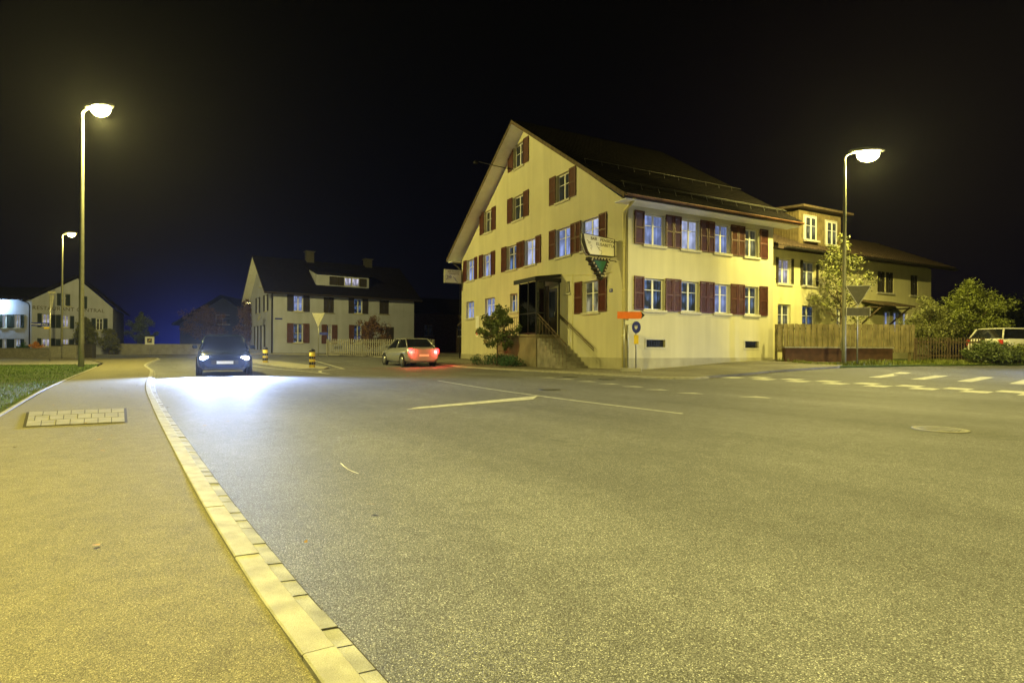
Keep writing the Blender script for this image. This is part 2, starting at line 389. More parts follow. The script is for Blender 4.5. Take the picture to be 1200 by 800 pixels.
# kerb stones and the paved gutter strip
def strip(name, P, d0, d1, z0, z1, depth, stone, gap, m, jitter=0.0, arc_from=0.0):
    mb = MB(); acc = 0; A = offs(P, d0); B = offs(P, d1); i0 = 0
    i = 0; cur = [0]
    def flush(idx):
        if len(idx) < 2: return
        jz = random.uniform(-jitter, jitter); rings = []
        for q, k in enumerate(idx):
            a, b = A[k].copy(), B[k].copy(); t = (P[min(k + 1, len(P) - 1)] - P[max(k - 1, 0)]).normalized()
            if q == 0: a += t * gap; b += t * gap
            if q == len(idx) - 1: a -= t * gap; b -= t * gap
            ha, hb = h(a.x, a.y) + z0 + jz, h(b.x, b.y) + z1 + jz
            w_ = (b - a) * .06
            rings.append([(a.x, a.y, ha - depth), (a.x, a.y, ha - .004), (a.x + w_.x, a.y + w_.y, ha), (b.x - w_.x, b.y - w_.y, hb), (b.x, b.y, hb - .006), (b.x, b.y, hb - depth)])
        mb.loft(rings, smooth=False)
    for k in range(1, len(P)):
        acc += (P[k] - P[k - 1]).length; cur.append(k)
        if acc >= stone * random.uniform(.9, 1.1): flush(cur); cur = [k]; acc = 0
    flush(cur)
    return tag(mb.build(name, m), kind='structure')
KF = catmull(K0, .05)
strip('kerb', KF, 0, WK, .028, .022, .2, 1.0, .004, 'kerb_granite', .002)
strip('gutter', KF, WK + .004, WK + WG - .004, -.012, -.02, .12, .14, .004, 'paver_concrete', .003)
strip('gutter_joint', KF, WK - .004, WK + WG + .006, -.028, -.03, .1, 400, .0, 'joint_dirt')
lawn_edge = [(6.3, -12), (2.6, -6), (-1.6, 0), (-2.95, 2), (-6.77, 7.49), (-10.9, 13.45), (-19.6, 26.76), (-22, 30.5)]
pave = [(p.x, p.y) for p in offs(KS, -.006)[::3]]
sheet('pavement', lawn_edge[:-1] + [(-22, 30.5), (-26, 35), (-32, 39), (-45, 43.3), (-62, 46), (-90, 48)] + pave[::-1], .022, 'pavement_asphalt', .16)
# lawn
lawnP = [(6.2, -12), (2.5, -6), (-1.7, 0), (-3.05, 2), (-6.87, 7.49), (-11.0, 13.45), (-19.7, 26.76), (-21.4, 29.3), (-24.5, 28.6), (-30, 27), (-42, 25), (-50, 10), (-40, -12)]
sheet('lawn', lawnP, .01, 'turf', .15, 2.0)
strip('lawn_edging', catmull(lawn_edge[:-1], .1), -.055, -.005, .035, .035, .15, 1.0, .01, 'kerb_granite', .006)
sheet('path', [(-21.6, 29.4), (-24.5, 28.8), (-30, 27.2), (-42, 25.2), (-60, 26), (-80, 33), (-80, 44.5), (-62, 45.9), (-45, 43.2), (-32, 38.9), (-26, 34.9), (-22.1, 30.4)], .024, 'cobble', .15)
# grass blades
def inside(x, y, P):
    c = False; j = len(P) - 1
    for i in range(len(P)):
        if (P[i][1] > y) != (P[j][1] > y) and x < (P[j][0] - P[i][0]) * (y - P[i][1]) / (P[j][1] - P[i][1]) + P[i][0]: c = not c
        j = i
    return c
def blades(name, area, n, x0, x1, y0, y1, hh, wd, m, z=0.02, label=None, patchy=.35):
    V = []; Fc = []
    k = 0
    while k < n:
        x, y = random.uniform(x0, x1), y0 + (y1 - y0) * random.random() ** 1.6
        if not inside(x, y, area): k += .2; continue
        k += 1
        p = math.sin(x * 1.3 + 2 * math.sin(y * .9)) * math.sin(y * 1.1 + x * .4)
        s_ = hh * random.uniform(.5, 1.2) * (1 + patchy * p); a = random.uniform(0, 6.28); q = wd * (1 + y / 25)
        zz = h(x, y) + z; dx, dy = math.cos(a) * q, math.sin(a) * q; lx, ly = random.uniform(-.6, .6) * s_, random.uniform(-.6, .6) * s_
        b = len(V); V += [(x - dx, y - dy, zz), (x + dx, y + dy, zz), (x + lx, y + ly, zz + s_)]; Fc.append((b, b + 1, b + 2))
    me = bpy.data.meshes.new(name); me.from_pydata(V, [], Fc); me.materials.append(MATS[m])
    o = link(bpy.data.objects.new(name, me)); return tag(o, label, 'grass', kind='stuff')
blades('grass', lawnP, 60000, -30, -3, 5.5, 30, .05, .006, 'grass_blade', label='short green grass of the lawn left of the pavement')
# square of paving slabs let into the pavement
def slab_patch():
    q = [Vector((-5.61, 6.49, 0)), Vector((-4.73, 6.97, 0)), Vector((-5.85, 8.59, 0)), Vector((-6.86, 8.0, 0))]
    sheet('paving_joint', [(p.x, p.y) for p in q], .0262, 'joint_dirt', 0)
    mb = MB(); c = sum(q, Vector()) / 4; q = [c + (p - c) * .95 for p in q]; cols = 7
    for r_ in range(3):
        t0, t1 = r_ / 3, (r_ + 1) / 3; k = -.5 / cols * (r_ % 2)
        while k < .999:
            u0, u1 = max(0, k), min(1, k + 1 / cols)
            if u1 - u0 > .02:
                P = []
                for (u, tt) in ((u0 + .004, t0 + .008), (u1 - .004, t0 + .008), (u1 - .004, t1 - .008), (u0 + .004, t1 - .008)):
                    a = q[0].lerp(q[1], u); b = q[3].lerp(q[2], u); p = a.lerp(b, tt); P.append((p.x, p.y, .020))
                mb.prism(P, (0, 0, .011 + random.uniform(-.002, .002)))
            k += 1 / cols
    tag(mb.build('paving_slabs', 'patch_paver'), kind='structure')
slab_patch()
# far pavement and forecourt of the guesthouse: a kerb and a raised sheet
fe = catmull(far_edge[7:19], .5)
strip('far_kerb', fe, -.02, .16, .022, .024, .2, 1.0, .006, 'kerb_granite', .003)
fcp = [(p.x, p.y) for p in offs(fe, .165)]
sheet('forecourt', fcp + [(-46, 62), (-20, 80), (40, 60), (20, 40), (16.5, 26.5), (13.2, 22.95), (9.6, 21.1), (7.5, 19.3), (6.2, 18.2)], .018, 'forecourt_asphalt', .2)
vg = [(12.4, 24.0), (13.4, 23.2), (17, 23.85), (24, 24.75), (34, 26.15), (60, 28.7), (60, 45), (16.6, 40), (16.6, 26.5), (12.2, 25.4)]
sheet('verge', vg, .0, 'turf', .2, 1.5)
blades('weeds', [(12.3, 24.4), (13.5, 23.5), (17, 24.0), (24, 24.9), (24, 26), (12, 25.6)], 5000, 12, 24, 23, 26, .12, .012, 'leaf_fresh', .0, 'low weeds along the foot of the wooden fences', .8)

# ------------------------------------------------------------------ road markings
def mark(pts, name='road_marking', z=-.031, m='road_paint', step=1.0):
    return sheet(name, pts, z, m, 0, step)
def line(P, wd, z=-.031, per=1.0):
    P = catmull(P, per); A = offs(P, -wd / 2); B = offs(P, wd / 2)
    mark([(p.x, p.y) for p in A] + [(p.x, p.y) for p in B[::-1]], z=z)
mark([(-1.70, 9.12), (-1.60, 9.50), (.55, 11.9), (.42, 11.1)])
dd = [(1.11, 18.0), (1.6, 17.3), (2.1, 16.3), (2.6, 15.4), (3.05, 14.5), (3.45, 13.6), (3.95, 12.7)]
for i, (x, y) in enumerate(dd):
    nx, ny = .49, -.87
    mark([(x - .27, y + .03), (x + .16, y + .12), (x + .30, y - .22)])
mark([(4.75, 11.9), (5.2, 12.0), (5.35, 11.6)])
# double row of chequered blocks across the mouth of the side street
a0 = Vector((6.75, 18.35, 0)); a1 = Vector((12.3, 11.4, 0)); d = (a1 - a0).normalized(); nrm = Vector((d.y, -d.x, 0)); Lc = (a1 - a0).length
s_ = .52; k = 0
while k * s_ < Lc + 6:
    for row in (0, 1):
        if (k + row) % 2 == 0:
            p = a0 + d * k * s_ - nrm * row * .72; q = [p, p + d * s_, p + d * s_ - nrm * .70, p - nrm * .70]
            mark([(v.x, v.y) for v in q], 'chequer_block')
    k += 1
# zebra bars of the side street, further up
for k in range(5):
    p = Vector((11.9 + .62 * k * 1.25, 18.9 - .72 * k * 1.25, 0)); e1 = Vector((.75, .66, 0)) * 3.6; e2 = Vector((.66, -.75, 0)) * .36
    mark([(v.x, v.y) for v in (p, p + e1, p + e1 + e2, p + e2)])
# traffic island outlines and lane lines
line([(-17.2, 35.4), (-15, 31.6), (-12.4, 28.2), (-9.8, 25.2), (-7.0, 21.6)], .12)
line([(-8.0, 26.9), (-8.4, 25.0), (-7.7, 22.8), (-7.0, 21.7)], .12)
line([(-13.2, 37), (-10.2, 31.4), (-8.0, 27.0)], .10)
line([(-13.6, 24.6), (-14.7, 26.3)], .12)
line([(-9.05, 14.85), (-8.5, 14.9)], .10)
line([(-2.2, 16.8), (-.56, 13.7), (1.2, 10.9), (2.64, 8.75)], .07)
line([(-1.46, 4.84), (-1.33, 4.6), (-1.2, 4.44)], .012)
isl = MB()
sheet('traffic_island', [(-17.0, 36.4), (-13.4, 33.2), (-9.0, 27.8), (-8.6, 25.9), (-9.7, 26.1), (-12.2, 29.3), (-15.4, 33.2)], .02, 'concrete', .12)
for gx, gy in ((2.9, 17.2), (1.9, 18.4), (.9, 13.5)):
    g_ = empty('drain_cover', (gx, gy, h(gx, gy) - .033)); tag(g_, 'small dark iron drain cover ' + {2.9: 'nearest the house corner kerb', 1.9: 'beside the far kerb left of the corner one', .9: 'alone in the middle of the lane'}[gx], 'drain cover')
    mb = MB(); mb.lathe([(.26, 0), (.26, .008), (.22, .009)], 20); mb.build('lid', 'iron', g_)
# manhole cover
mh = empty('manhole_cover', (5.4, 7.13, -.033)); tag(mh, 'round patterned iron manhole cover set in the road on the right', 'manhole cover')
mb = MB(); mb.lathe([(.30, 0), (.30, .008), (.265, .009), (.26, .004)], 40); mb.build('rim', 'concrete', mh)
mb = MB(); mb.lathe([(.255, -.002), (.255, .008)], 40)
for i in range(-4, 5):
    for j in range(-4, 5):
        if (i * i + j * j) < 19: mb.box((i * .052 - .017, j * .052 - .017, .008), (i * .052 + .017, j * .052 + .017, .013))
mb.build('lid', 'paver_concrete', mh)

# ------------------------------------------------------------------ buildings
class House:
    def __init__(s, name, loc, rz): s.root = empty(name, loc, rz); s.walls = MB()
    # facade kinds: 'u' runs along local x at y=off facing -y ; 'v' runs along local y at x=off facing -x
    def mp(s, kind, off):
        if kind == 'u': return lambda t, z, d: (t, off + d, z)
        if kind == 'v': return lambda t, z, d: (off + d, t, z)
        if kind == 'w': return lambda t, z, d: (off - d, t, z)      # facing +x
        return lambda t, z, d: (t, off - d, z)                      # facing +y
    def facade(s, kind, off, poly, holes=(), depth=.2):
        f = s.mp(kind, off); bm = bmesh.new()
        bm.faces.new([bm.verts.new((t, 0, z)) for t, z in poly])
        for (t0, t1, z0, z1) in holes:
            for co, no in (((t0, 0, 0), (1, 0, 0)), ((t1, 0, 0), (1, 0, 0)), ((0, 0, z0), (0, 0, 1)), ((0, 0, z1), (0, 0, 1))):
                bmesh.ops.bisect_plane(bm, geom=bm.verts[:] + bm.edges[:] + bm.faces[:], plane_co=co, plane_no=no)
        for fa in list(bm.faces):
            c = fa.calc_center_median()
            if any(t0 < c.x < t1 and z0 < c.z < z1 for t0, t1, z0, z1 in holes): continue
            s.walls.face([f(v.co.x, v.co.z, 0) for v in fa.verts])
        bm.free()
        for (t0, t1, z0, z1) in holes:
            for a, b in (((t0, z0), (t1, z0)), ((t1, z0), (t1, z1)), ((t1, z1), (t0, z1)), ((t0, z1), (t0, z0))):
                s.walls.face([f(a[0], a[1], 0), f(b[0], b[1], 0), f(b[0], b[1], depth), f(a[0], a[1], depth)])
    def window(s, kind, off, t0, t1, z0, z1, pane='pane_dim', depth=.14, mullion=1, bar=.62, fr=.055, sill=True, m='window_white', label=None, inset=0.0, sill_m='sill_stone'):
        f = s.mp(kind, off); P = lambda t, z, d: Vector(f(t, z, d))
        c = P((t0 + t1) / 2, z0, 0); o = empty('window', c, 0, s.root) if False else None
        mb = MB(); mb.M = Matrix.Translation(-c)
        e_ = .003
        def b(ta, tb, za, zb, da, db): mb.box(P(ta, za, da), P(tb, zb, db))
        b(t0 + e_, t0 + fr, z0 + e_, z1 - e_, depth, depth + .06); b(t1 - fr, t1 - e_, z0 + e_, z1 - e_, depth, depth + .06)
        b(t0 + fr, t1 - fr, z0 + e_, z0 + fr, depth, depth + .06); b(t0 + fr, t1 - fr, z1 - fr, z1 - e_, depth, depth + .06)
        for k in range(mullion):
            tm = t0 + (t1 - t0) * (k + 1) / (mullion + 1); b(tm - fr * .75, tm + fr * .75, z0 + fr, z1 - fr, depth - .01, depth + .05)
        if bar:
            zb = z0 + (z1 - z0) * bar; b(t0 + fr, t1 - fr, zb - .014, zb + .014, depth + .005, depth + .045)
        w_ = mb.build('window', m, s.root); w_.location = c
        if label: w_['label'] = label
        mb = MB(); mb.M = Matrix.Translation(-c); b2 = mb
        mb.box(P(t0 + fr * .6, z0 + fr * .6, depth + .025), P(t1 - fr * .6, z1 - fr * .6, depth + .035)); mb.build('pane', pane, w_)
        if sill:
            mb = MB(); mb.M = Matrix.Translation(-c); mb.box(P(t0 - .1, z0 - .11, -.07), P(t1 + .1, z0 - .002, .12), .008); mb.build('sill', sill_m, w_)
        return w_
    def shutter(s, kind, off, t0, t1, z0, z1, m='shutter_red', tilt=0.0, d0=.012):
        f = s.mp(kind, off); P = lambda t, z, d: Vector(f(t, z, d)); mb = MB(); fr = .06
        D0, D1 = -d0, -d0 - .04
        for a in ((t0, t0 + fr, z0, z1), (t1 - fr, t1, z0, z1), (t0 + fr, t1 - fr, z0, z0 + fr), (t0 + fr, t1 - fr, z1 - fr, z1), (t0 + fr, t1 - fr, (z0 + z1) / 2 - .03, (z0 + z1) / 2 + .03)):
            mb.box(P(a[0], a[2], D0), P(a[1], a[3], D1))
        z = z0 + fr
        while z < z1 - fr - .03:
            q = [P(t0 + fr, z, D0 - .006), P(t0 + fr, z + .05, D0 - .028), P(t0 + fr, z + .058, D0 - .022), P(t0 + fr, z + .008, D0)]
            mb.prism(q, P(t1 - fr, z, 0) - P(t0 + fr, z, 0)); z += .055
        for zz in (z0 + .18, z1 - .18): mb.box(P(t0 - .03, zz, -.002), P(t0 + .0, zz + .025, D0 - .02))
        return mb.build('shutter', m, s.root)
    def finish(s, m): return s.walls.build('wall', m, s.root)

ang = math.atan2(.4657, .885)
# ---------- the guesthouse
G = House('guesthouse', (4.6, 22.5, 0), ang)
tag(G.root, 'large yellow guesthouse with dark red shutters and a tall gable facing the road', 'house')
U1, V1, ZW, ZR = 8.6, 17.1, 6.85, 12.7
Z2 = (5.35, 6.68); Z1 = (2.58, 3.95)
gable_w = [(8.69, 9.78, 10.82, 12.08, 'pane_dark', (8.08, 8.66), (9.82, 10.42)),
           (4.26, 5.38, 7.98, 9.27, 'pane_dark', (3.68, 4.23), (5.42, 5.98)),
           (8.66, 9.84, 7.98, 9.27, 'pane_dark', (8.05, 8.62), (9.88, 10.48)),
           (12.54, 13.56, 7.98, 9.27, 'pane_dark', (11.98, 12.50), (13.6, 14.2)),
           (15.05, 16.22, *Z2, 'pane_curtain', (14.58, 15.02), (16.26, 16.8)),
           (12.6, 13.68, *Z2, 'pane_curtain', (12.03, 12.57), (13.72, 14.3)),
           (9.38, 10.53, *Z2, 'pane_dim', (8.92, 9.35), (10.57, 11.2)),
           (7.34, 8.46, *Z2, 'pane_pale', (6.78, 7.31), (8.49, 8.88)),
           (4.12, 5.36, *Z2, 'pane_curtain', (3.70, 4.09), (5.4, 5.98)),
           (1.96, 3.22, *Z2, 'pane_pale', (1.38, 1.92), (3.26, 3.67)),
           (15.1, 16.3, 2.92, 4.0, 'pane_curtain', None, None), (12.1, 13.42, 2.92, 4.0, 'pane_curtain', None, None),
           (9.3, 10.16, 3.0, 4.0, 'pane_dim', None, None),
           (1.96, 3.1, *Z1, 'pane_warm', (1.36, 1.92), (3.14, 3.74))]
tiny = (4.16, 4.5, 3.6, 4.1)
door_hole = (5.25, 6.35, 1.62, 3.9)
half = V1 / 2
G.facade('v', 0, [(0, -.4), (V1, -.4), (V1, ZW - .05), (half, ZR - .05), (0, ZW - .05)], [g[:4] for g in gable_w] + [tiny, door_hole])
for g in gable_w:
    lit = g[4]
    G.window('v', 0, *g[:4], pane=lit, bar=.62 if g[2] != Z2[0] else .66)
    for r in g[5:]:
        if r: G.shutter('v', 0, r[0], r[1], g[2] - .02, g[3] + .05)
G.window('v', 0, *tiny, pane='pane_dark', mullion=0, bar=0, fr=.03)
str_w = []
ZU = (5.22, 6.48); ZL = (2.58, 3.86)
hu = [(.84, 1.92), (2.85, 3.86), (4.79, 5.74), (6.70, 7.60)]
su = [(.30, .80), (1.95, 2.36), (2.39, 2.81), (3.90, 4.33), (4.36, 4.76), (5.77, 6.2), (6.23, 6.66), (7.66, 8.2)]
holes = [(a, b, *z) for a, b in hu for z in (ZU, ZL)] + [(.95, 1.95, 1.06, 1.36), (6.72, 7.62, 1.06, 1.36)]
G.facade('u', 0, [(0, -.4), (U1, -.4), (U1, ZW), (0, ZW)], holes)
for i, (a, b) in enumerate(hu):
    G.window('u', 0, a, b, *ZU, pane=('pane_curtain', 'pane_pale', 'pane_curtain', 'pane_warm')[i], bar=.64)
    G.window('u', 0, a, b, *ZL, pane=('pane_dim', 'pane_dim', 'pane_curtain', 'pane_dim')[i], bar=.64)
for a, b in su:
    G.shutter('u', 0, a, b, ZU[0] - .03, ZU[1] + .06); G.shutter('u', 0, a, b, ZL[0] - .03, ZL[1] + .05)
for a, b in ((.95, 1.95), (6.72, 7.62)):
    mb = MB(); f = .05
    mb.box((a - .06, -.02, 1.0), (b + .06, .02, 1.055)); mb.box((a - .06, -.02, 1.365), (b + .06, .02, 1.42)); mb.box((a - .06, -.02, 1.056), (a - .004, .02, 1.364)); mb.box((b + .004, -.02, 1.056), (b + .06, .02, 1.364))
    c = mb.build('cellar_window', 'sill_stone', G.root)
    mb = MB(); k = a + .06
    while k < b: mb.box((k, .08, 1.06), (k + .015, .10, 1.36)); k += .09
    mb.build('grille', 'black_metal', c)
    mb = MB(); mb.box((a, .14, 1.06), (b, .16, 1.36)); mb.build('pane', 'pane_dark', c)
G.facade('w', U1, [(0, -.4), (V1, -.4), (V1, ZW), (half, ZR), (0, ZW)])
G.facade('x', V1, [(0, -.4), (U1, -.4), (U1, ZW), (0, ZW)])
G.finish('yellow_plaster')
# stone plinth
mb = MB(); mb.box((-.025, -.025, -.4), (U1 - .01, -.003, .62)); mb.box((-.025, .0, -.4), (-.003, V1, .62)); mb.build('plinth', 'plinth_plaster', G.root)
# roof
SL = (12.95 - 6.92) / (half + .75); OV, OU, OE = .79, .75, 1.0
def roof_part(parent, u0, u1, v_e, v_r, z_e, z_r, th=.16, mtop='roof_tile', mbot='soffit_white', name='roof'):
    """one slope: ridge at v_r, eave at v_e; tiles above, boards below"""
    mb = MB()
    mb.use(mtop); q = [(u0, v_e, z_e), (u1, v_e, z_e), (u1, v_r, z_r), (u0, v_r, z_r)]
    dn = -th
    lo = [(x, y, z + dn) for x, y, z in q]
    mb.face(q); mb.use('tile_edge')
    for i in range(4): mb.face([q[i], q[(i + 1) % 4], lo[(i + 1) % 4], lo[i]])
    mb.use(mbot); lo2 = [(x, y, z + dn) for x, y, z in q]; mb.face(lo2[::-1])
    return mb
rf = roof_part(G.root, -OV, U1 + OE, -OU, half, 6.92, 12.95)
rf.build('roof', None, G.root, normals=False)
rf2 = roof_part(G.root, -OV, U1 + OE, V1 + OU, half, 6.92, 12.95); rfo = rf2.build('roof', None, G.root, normals=False)
# rows of tiles on the street-side slope: rounded ribs running down the slope
def tiles(parent, u0, u1, v_e, v_r, z_e, z_r, pitch=.22, rows=.34, name='roof_tiles', m='roof_tile'):
    mb = MB(); dv, dz = v_r - v_e, z_r - z_e; Ls = math.hypot(dv, dz); n = int(Ls / rows); nx = int((u1 - u0) / pitch)
    sg = 1 if dv > 0 else -1
    for j in range(n):
        t0, t1 = j / n, (j + 1) / n + .01
        ya, za = v_e + dv * t0, z_e + dz * t0 + .045; yb, zb = v_e + dv * t1, z_e + dz * t1 + .012
        A = []; B = []
        for i in range(nx * 2 + 1):
            x = u0 + (u1 - u0) * i / (nx * 2); bumpz = .03 if i % 2 else 0
            A.append(mb.v((x, ya, za + bumpz))); B.append(mb.v((x, yb, zb + bumpz)))
        C = [mb.v((v.co.x, v.co.y, v.co.z - .045)) for v in A]
        for i in range(nx * 2):
            for q in ((A[i], A[i + 1], B[i + 1], B[i]), (C[i], C[i + 1], A[i + 1], A[i])):
                mb.bm.faces.new(q)
    return mb.build(name, m, parent, normals=True)
tiles(G.root, -OV, U1 + OE, -OU, half, 6.93, 12.96)
# eave soffit, barge boards, gutter, snow rails
mb = MB(); mb.box((-.70, -.70, 6.70), (U1 + OE - .05, -.004, 6.735)); mb.build('soffit', 'soffit_white', G.root)
mb = MB(); mb.box((-.70, V1 + .004, 6.70), (U1 + OE - .05, V1 + .70, 6.735)); mb.build('soffit', 'soffit_white', G.root)
mb = MB()
mb.prism([(-OV - .025, -OU, 6.93), (-OV - .025, half, 12.96), (-OV - .025, half, 12.77), (-OV - .025, -OU, 6.72)], (.022, 0, 0))
mb.prism([(-OV - .025, V1 + OU, 6.93), (-OV - .025, half + .003, 12.96), (-OV - .025, half + .003, 12.77), (-OV - .025, V1 + OU, 6.72)], (.022, 0, 0))
mb.build('barge_board', 'wood_dark', G.root)
def gutter(parent, u0, u1, v, z, r=.075, m='gutter_copper'):
    mb = MB(); R = []
    for u in (u0, u1):
        R.append([(u, v - r * math.cos(t), z - r * math.sin(t)) for t in [math.pi * k / 8 for k in range(9)]] + [(u, v + (r - .012) * math.cos(t), z - (r - .012) * math.sin(t)) for t in [math.pi * k / 8 for k in range(9)]])
    mb.loft(R, smooth=False); return mb.build('gutter', m, parent)
gutter(G.root, -OV, U1 + OE, -OU - .085, 6.86)
mb = MB()
for k, (dvv) in enumerate((.55, .70)):
    z = 6.93 + SL * (dvv) + .22 + .0 * k; mb.tube([(-.4, -OU + dvv, z), (U1 + .7, -OU + dvv, z)], .014, 6)
k = -.4
while k < U1 + .8:
    mb.tube([(k, -OU + .5, 6.93 + SL * .5 + .03), (k, -OU + .62, 6.93 + SL * .62 + .26)], .012, 5); k += .9
mb.build('snow_guard', 'sign_back', G.root)
mb = MB(); z = 6.93 + SL * 3.2
mb.tube([(-.4, -OU + 3.2, z + .2), (U1 + .7, -OU + 3.2, z + .2)], .012, 6)
k = -.4
while k < U1 + .8: mb.tube([(k, -OU + 3.15, z), (k, -OU + 3.2, z + .22)], .012, 5); k += .9
mb.build('snow_guard', 'sign_back', G.root)
mb = MB(); mb.tube([(-.25, -.72, 6.80), (-.16, -.30, 6.62), (-.10, .10, 6.50), (-.10, .16, 6.35), (-.10, .16, .1)], .06, 10)
for z in (1.5, 3.3, 5.1): mb.lathe([(.075, -.03), (.075, .03)], 10, (-.10, .16, z))
mb.build('downpipe', 'pipe_painted', G.root)
mb = MB(); mb.tube([(-.4, V1 + .6, 6.7), (-.12, V1 + .12, 6.3), (-.10, V1 + .06, 6.1), (-.10, V1 + .06, .1)], .055, 8); mb.build('downpipe', 'dark_pipe', G.root)
# house number, vents, cable
mb = MB(); mb.box((-.03, .98, 3.33), (-.005, 1.16, 3.47)); hn = mb.build('house_number', 'sign_blue', G.root)
text_mesh('numeral', '28', .1, 'sign_white', hn, Matrix.Translation((-.033, 1.07, 3.40)) @ Matrix.Rotation(rad(-90), 4, 'Z') @ Matrix.Rotation(rad(90), 4, 'X'), .001)
mb = MB(); mb.tube([(-.02, 1.0, 4.15), (-.02, 1.8, 4.12), (-.02, 7.3, 4.72)], .012, 5); mb.tube([(-.015, 3.9, .1), (-.015, 3.9, 4.4)], .012, 5); mb.build('cable', 'pipe_painted', G.root)
# arm lamp high on the gable
mb = MB(); mb.tube([(-.01, 9.6, 10.75), (-.7, 10.6, 11.15), (-1.35, 11.5, 11.55)], .022, 6); al = mb.build('wall_lamp', 'black_metal', G.root)
mb = MB(); mb.M = Matrix.Translation((-1.45, 11.65, 11.56)); mb.lathe([(.04, .1), (.10, .04), (.16, -.06), (.13, -.10)], 12); mb.build('lamp_shade', 'black_metal', al)
# porch with glass screens, landing, stairs and railings
PO = 1.31; v0, v1 = 5.0, 6.75
por = empty('porch', (0, 0, 0), 0, G.root)
mb = MB(); mb.box((-PO, v0, -.3), (-.03, 9.0, 1.55)); mb.box((-PO - .05, v0 - .03, 1.553), (-.01, 9.0, 1.64)); mb.build('landing', 'brown_plaster', por)
mb = MB(); mb.prism([(-PO - .14, v0 - .12, 4.22), (-PO - .14, 7.0, 4.22), (-.01, 7.1, 4.42), (-.01, v0 - .12, 4.42)], (0, 0, .1)); mb.box((-PO - .14, v0 - .12, 4.12), (-PO - .08, 7.0, 4.22)); mb.box((-PO - .08, v0 - .12, 4.12), (-.01, v0 - .06, 4.30)); mb.build('canopy', 'black_metal', por)
mb = MB()
for p in ((-PO, v0), (-PO, 6.65), (-PO, 5.75), (-.06, v0), (-PO + .42, v0)): mb.box((p[0], p[1], 1.64), (p[0] + .05, p[1] + .05, 4.2))
mb.box((-PO + .001, v0 + .05, 2.62), (-PO + .049, 6.65, 2.68)); mb.box((-PO + .001, v0 + .05, 1.66), (-PO + .049, 6.65, 1.74))
mb.box((-PO + .05, v0 + .001, 2.62), (-PO + .42, v0 + .049, 2.68))
mb.build('frame', 'black_metal', por)
gm = bpy.data.materials.new('porch_glass'); gm.use_nodes = True; t = gm.node_tree; t.nodes.clear()
o_ = N(t, 'ShaderNodeOutputMaterial'); g1 = N(t, 'ShaderNodeBsdfGlossy'); g1.inputs['Roughness'].default_value = .05; g2 = N(t, 'ShaderNodeBsdfTransparent'); g2.inputs['Color'].default_value = (.22, .24, .25, 1)
mx = N(t, 'ShaderNodeMixShader'); fz = N(t, 'ShaderNodeFresnel'); fz.inputs[0].default_value = 1.6; t.links.new(fz.outputs[0], mx.inputs[0]); t.links.new(g2.outputs[0], mx.inputs[1]); t.links.new(g1.outputs[0], mx.inputs[2]); t.links.new(mx.outputs[0], o_.inputs[0]); MATS['porch_glass'] = gm
for a, b in (((-PO + .02, v0 + .05, 2.68), (-PO + .03, 6.65, 4.12)), ((-PO + .02, v0 + .05, 1.74), (-PO + .03, 6.65, 2.62)), ((-PO + .05, v0 + .02, 1.66), (-PO + .42, v0 + .03, 4.12))):
    mb = MB(); mb.box(a, b); mb.build('glass_screen', 'porch_glass', por)
mb = MB(); mb.box((-.02, 5.25, 1.64), (.14, 6.35, 3.88)); dr = mb.build('door', 'door_dark', por)
mb = MB(); mb.box((-.035, 5.4, 2.5), (-.024, 6.2, 3.75)); mb.build('pane', 'pane_dark', dr); mb = MB(); mb.tube([(-.07, 5.36, 2.55), (-.07, 5.36, 2.75)], .015, 6); mb.build('handle', 'galvanised', dr)
mb = MB(); mb.box((-.62, v0 + .08, 1.66), (-.56, v0 + .9, 3.95)); mb.build('door_leaf', 'door_dark', por)
mb = MB(); mb.box((-.635, v0 + .4, 2.95), (-.622, v0 + .52, 3.07)); mb.build('notice', 'sign_white', por)
mb = MB(); mb.M = Matrix.Translation((-.75, 6.2, 3.98)); mb.lathe([(.02, .1), (.05, .06), (.06, 0), (.03, -.05)], 10); mb.build('porch_light', 'porch_lamp', por)
st = MB(); nst = 8
for k in range(nst):
    zt = 1.46 - k * .175; va = v0 - .02 - k * .29
    x_out = -PO + .05 - (0 if k < nst - 3 else .08 * (k - nst + 4))
    st.box((x_out, va - .29 - (.0), -.3), (-.03, va - .001 * k, zt), .012)
mat('step_stone', (.20, .19, .17), .9, var=.3, scale=3, bump=.4); st.build('stairs', 'step_stone', por)
rl = MB()
for u in (-PO + .08,):
    rl.tube([(u, v0, 2.62), (u, v0 - 2.5, 1.12)], .022, 6); rl.tube([(u, v0, 2.45), (u, v0 - 2.5, .95)], .012, 6)
    for k in range(9):
        vv = v0 - .2 - k * .28; zt = 1.46 - k * .168; rl.tube([(u, vv, zt - .1), (u, vv, 2.60 - (v0 - vv) * .6)], .009, 5)
rl.tube([(-.12, v0 - .1, 2.62), (-.12, v0 - 2.9, 1.0)], .022, 6); rl.tube([(-.12, v0 - .1, 2.52), (-.12, v0 - 2.9, .9)], .016, 6)
rl.build('handrail', 'wood_dark', por)
# scrollwork railing on the landing
rl = MB()
for k in range(10):
    vv = 6.9 + k * .22; rl.tube([(-PO, vv, 1.64), (-PO, vv, 2.5)], .01, 5)
rl.tube([(-PO, 6.8, 2.52), (-PO, 9.0, 2.52)], .016, 6); rl.build('railing', 'black_metal', por)
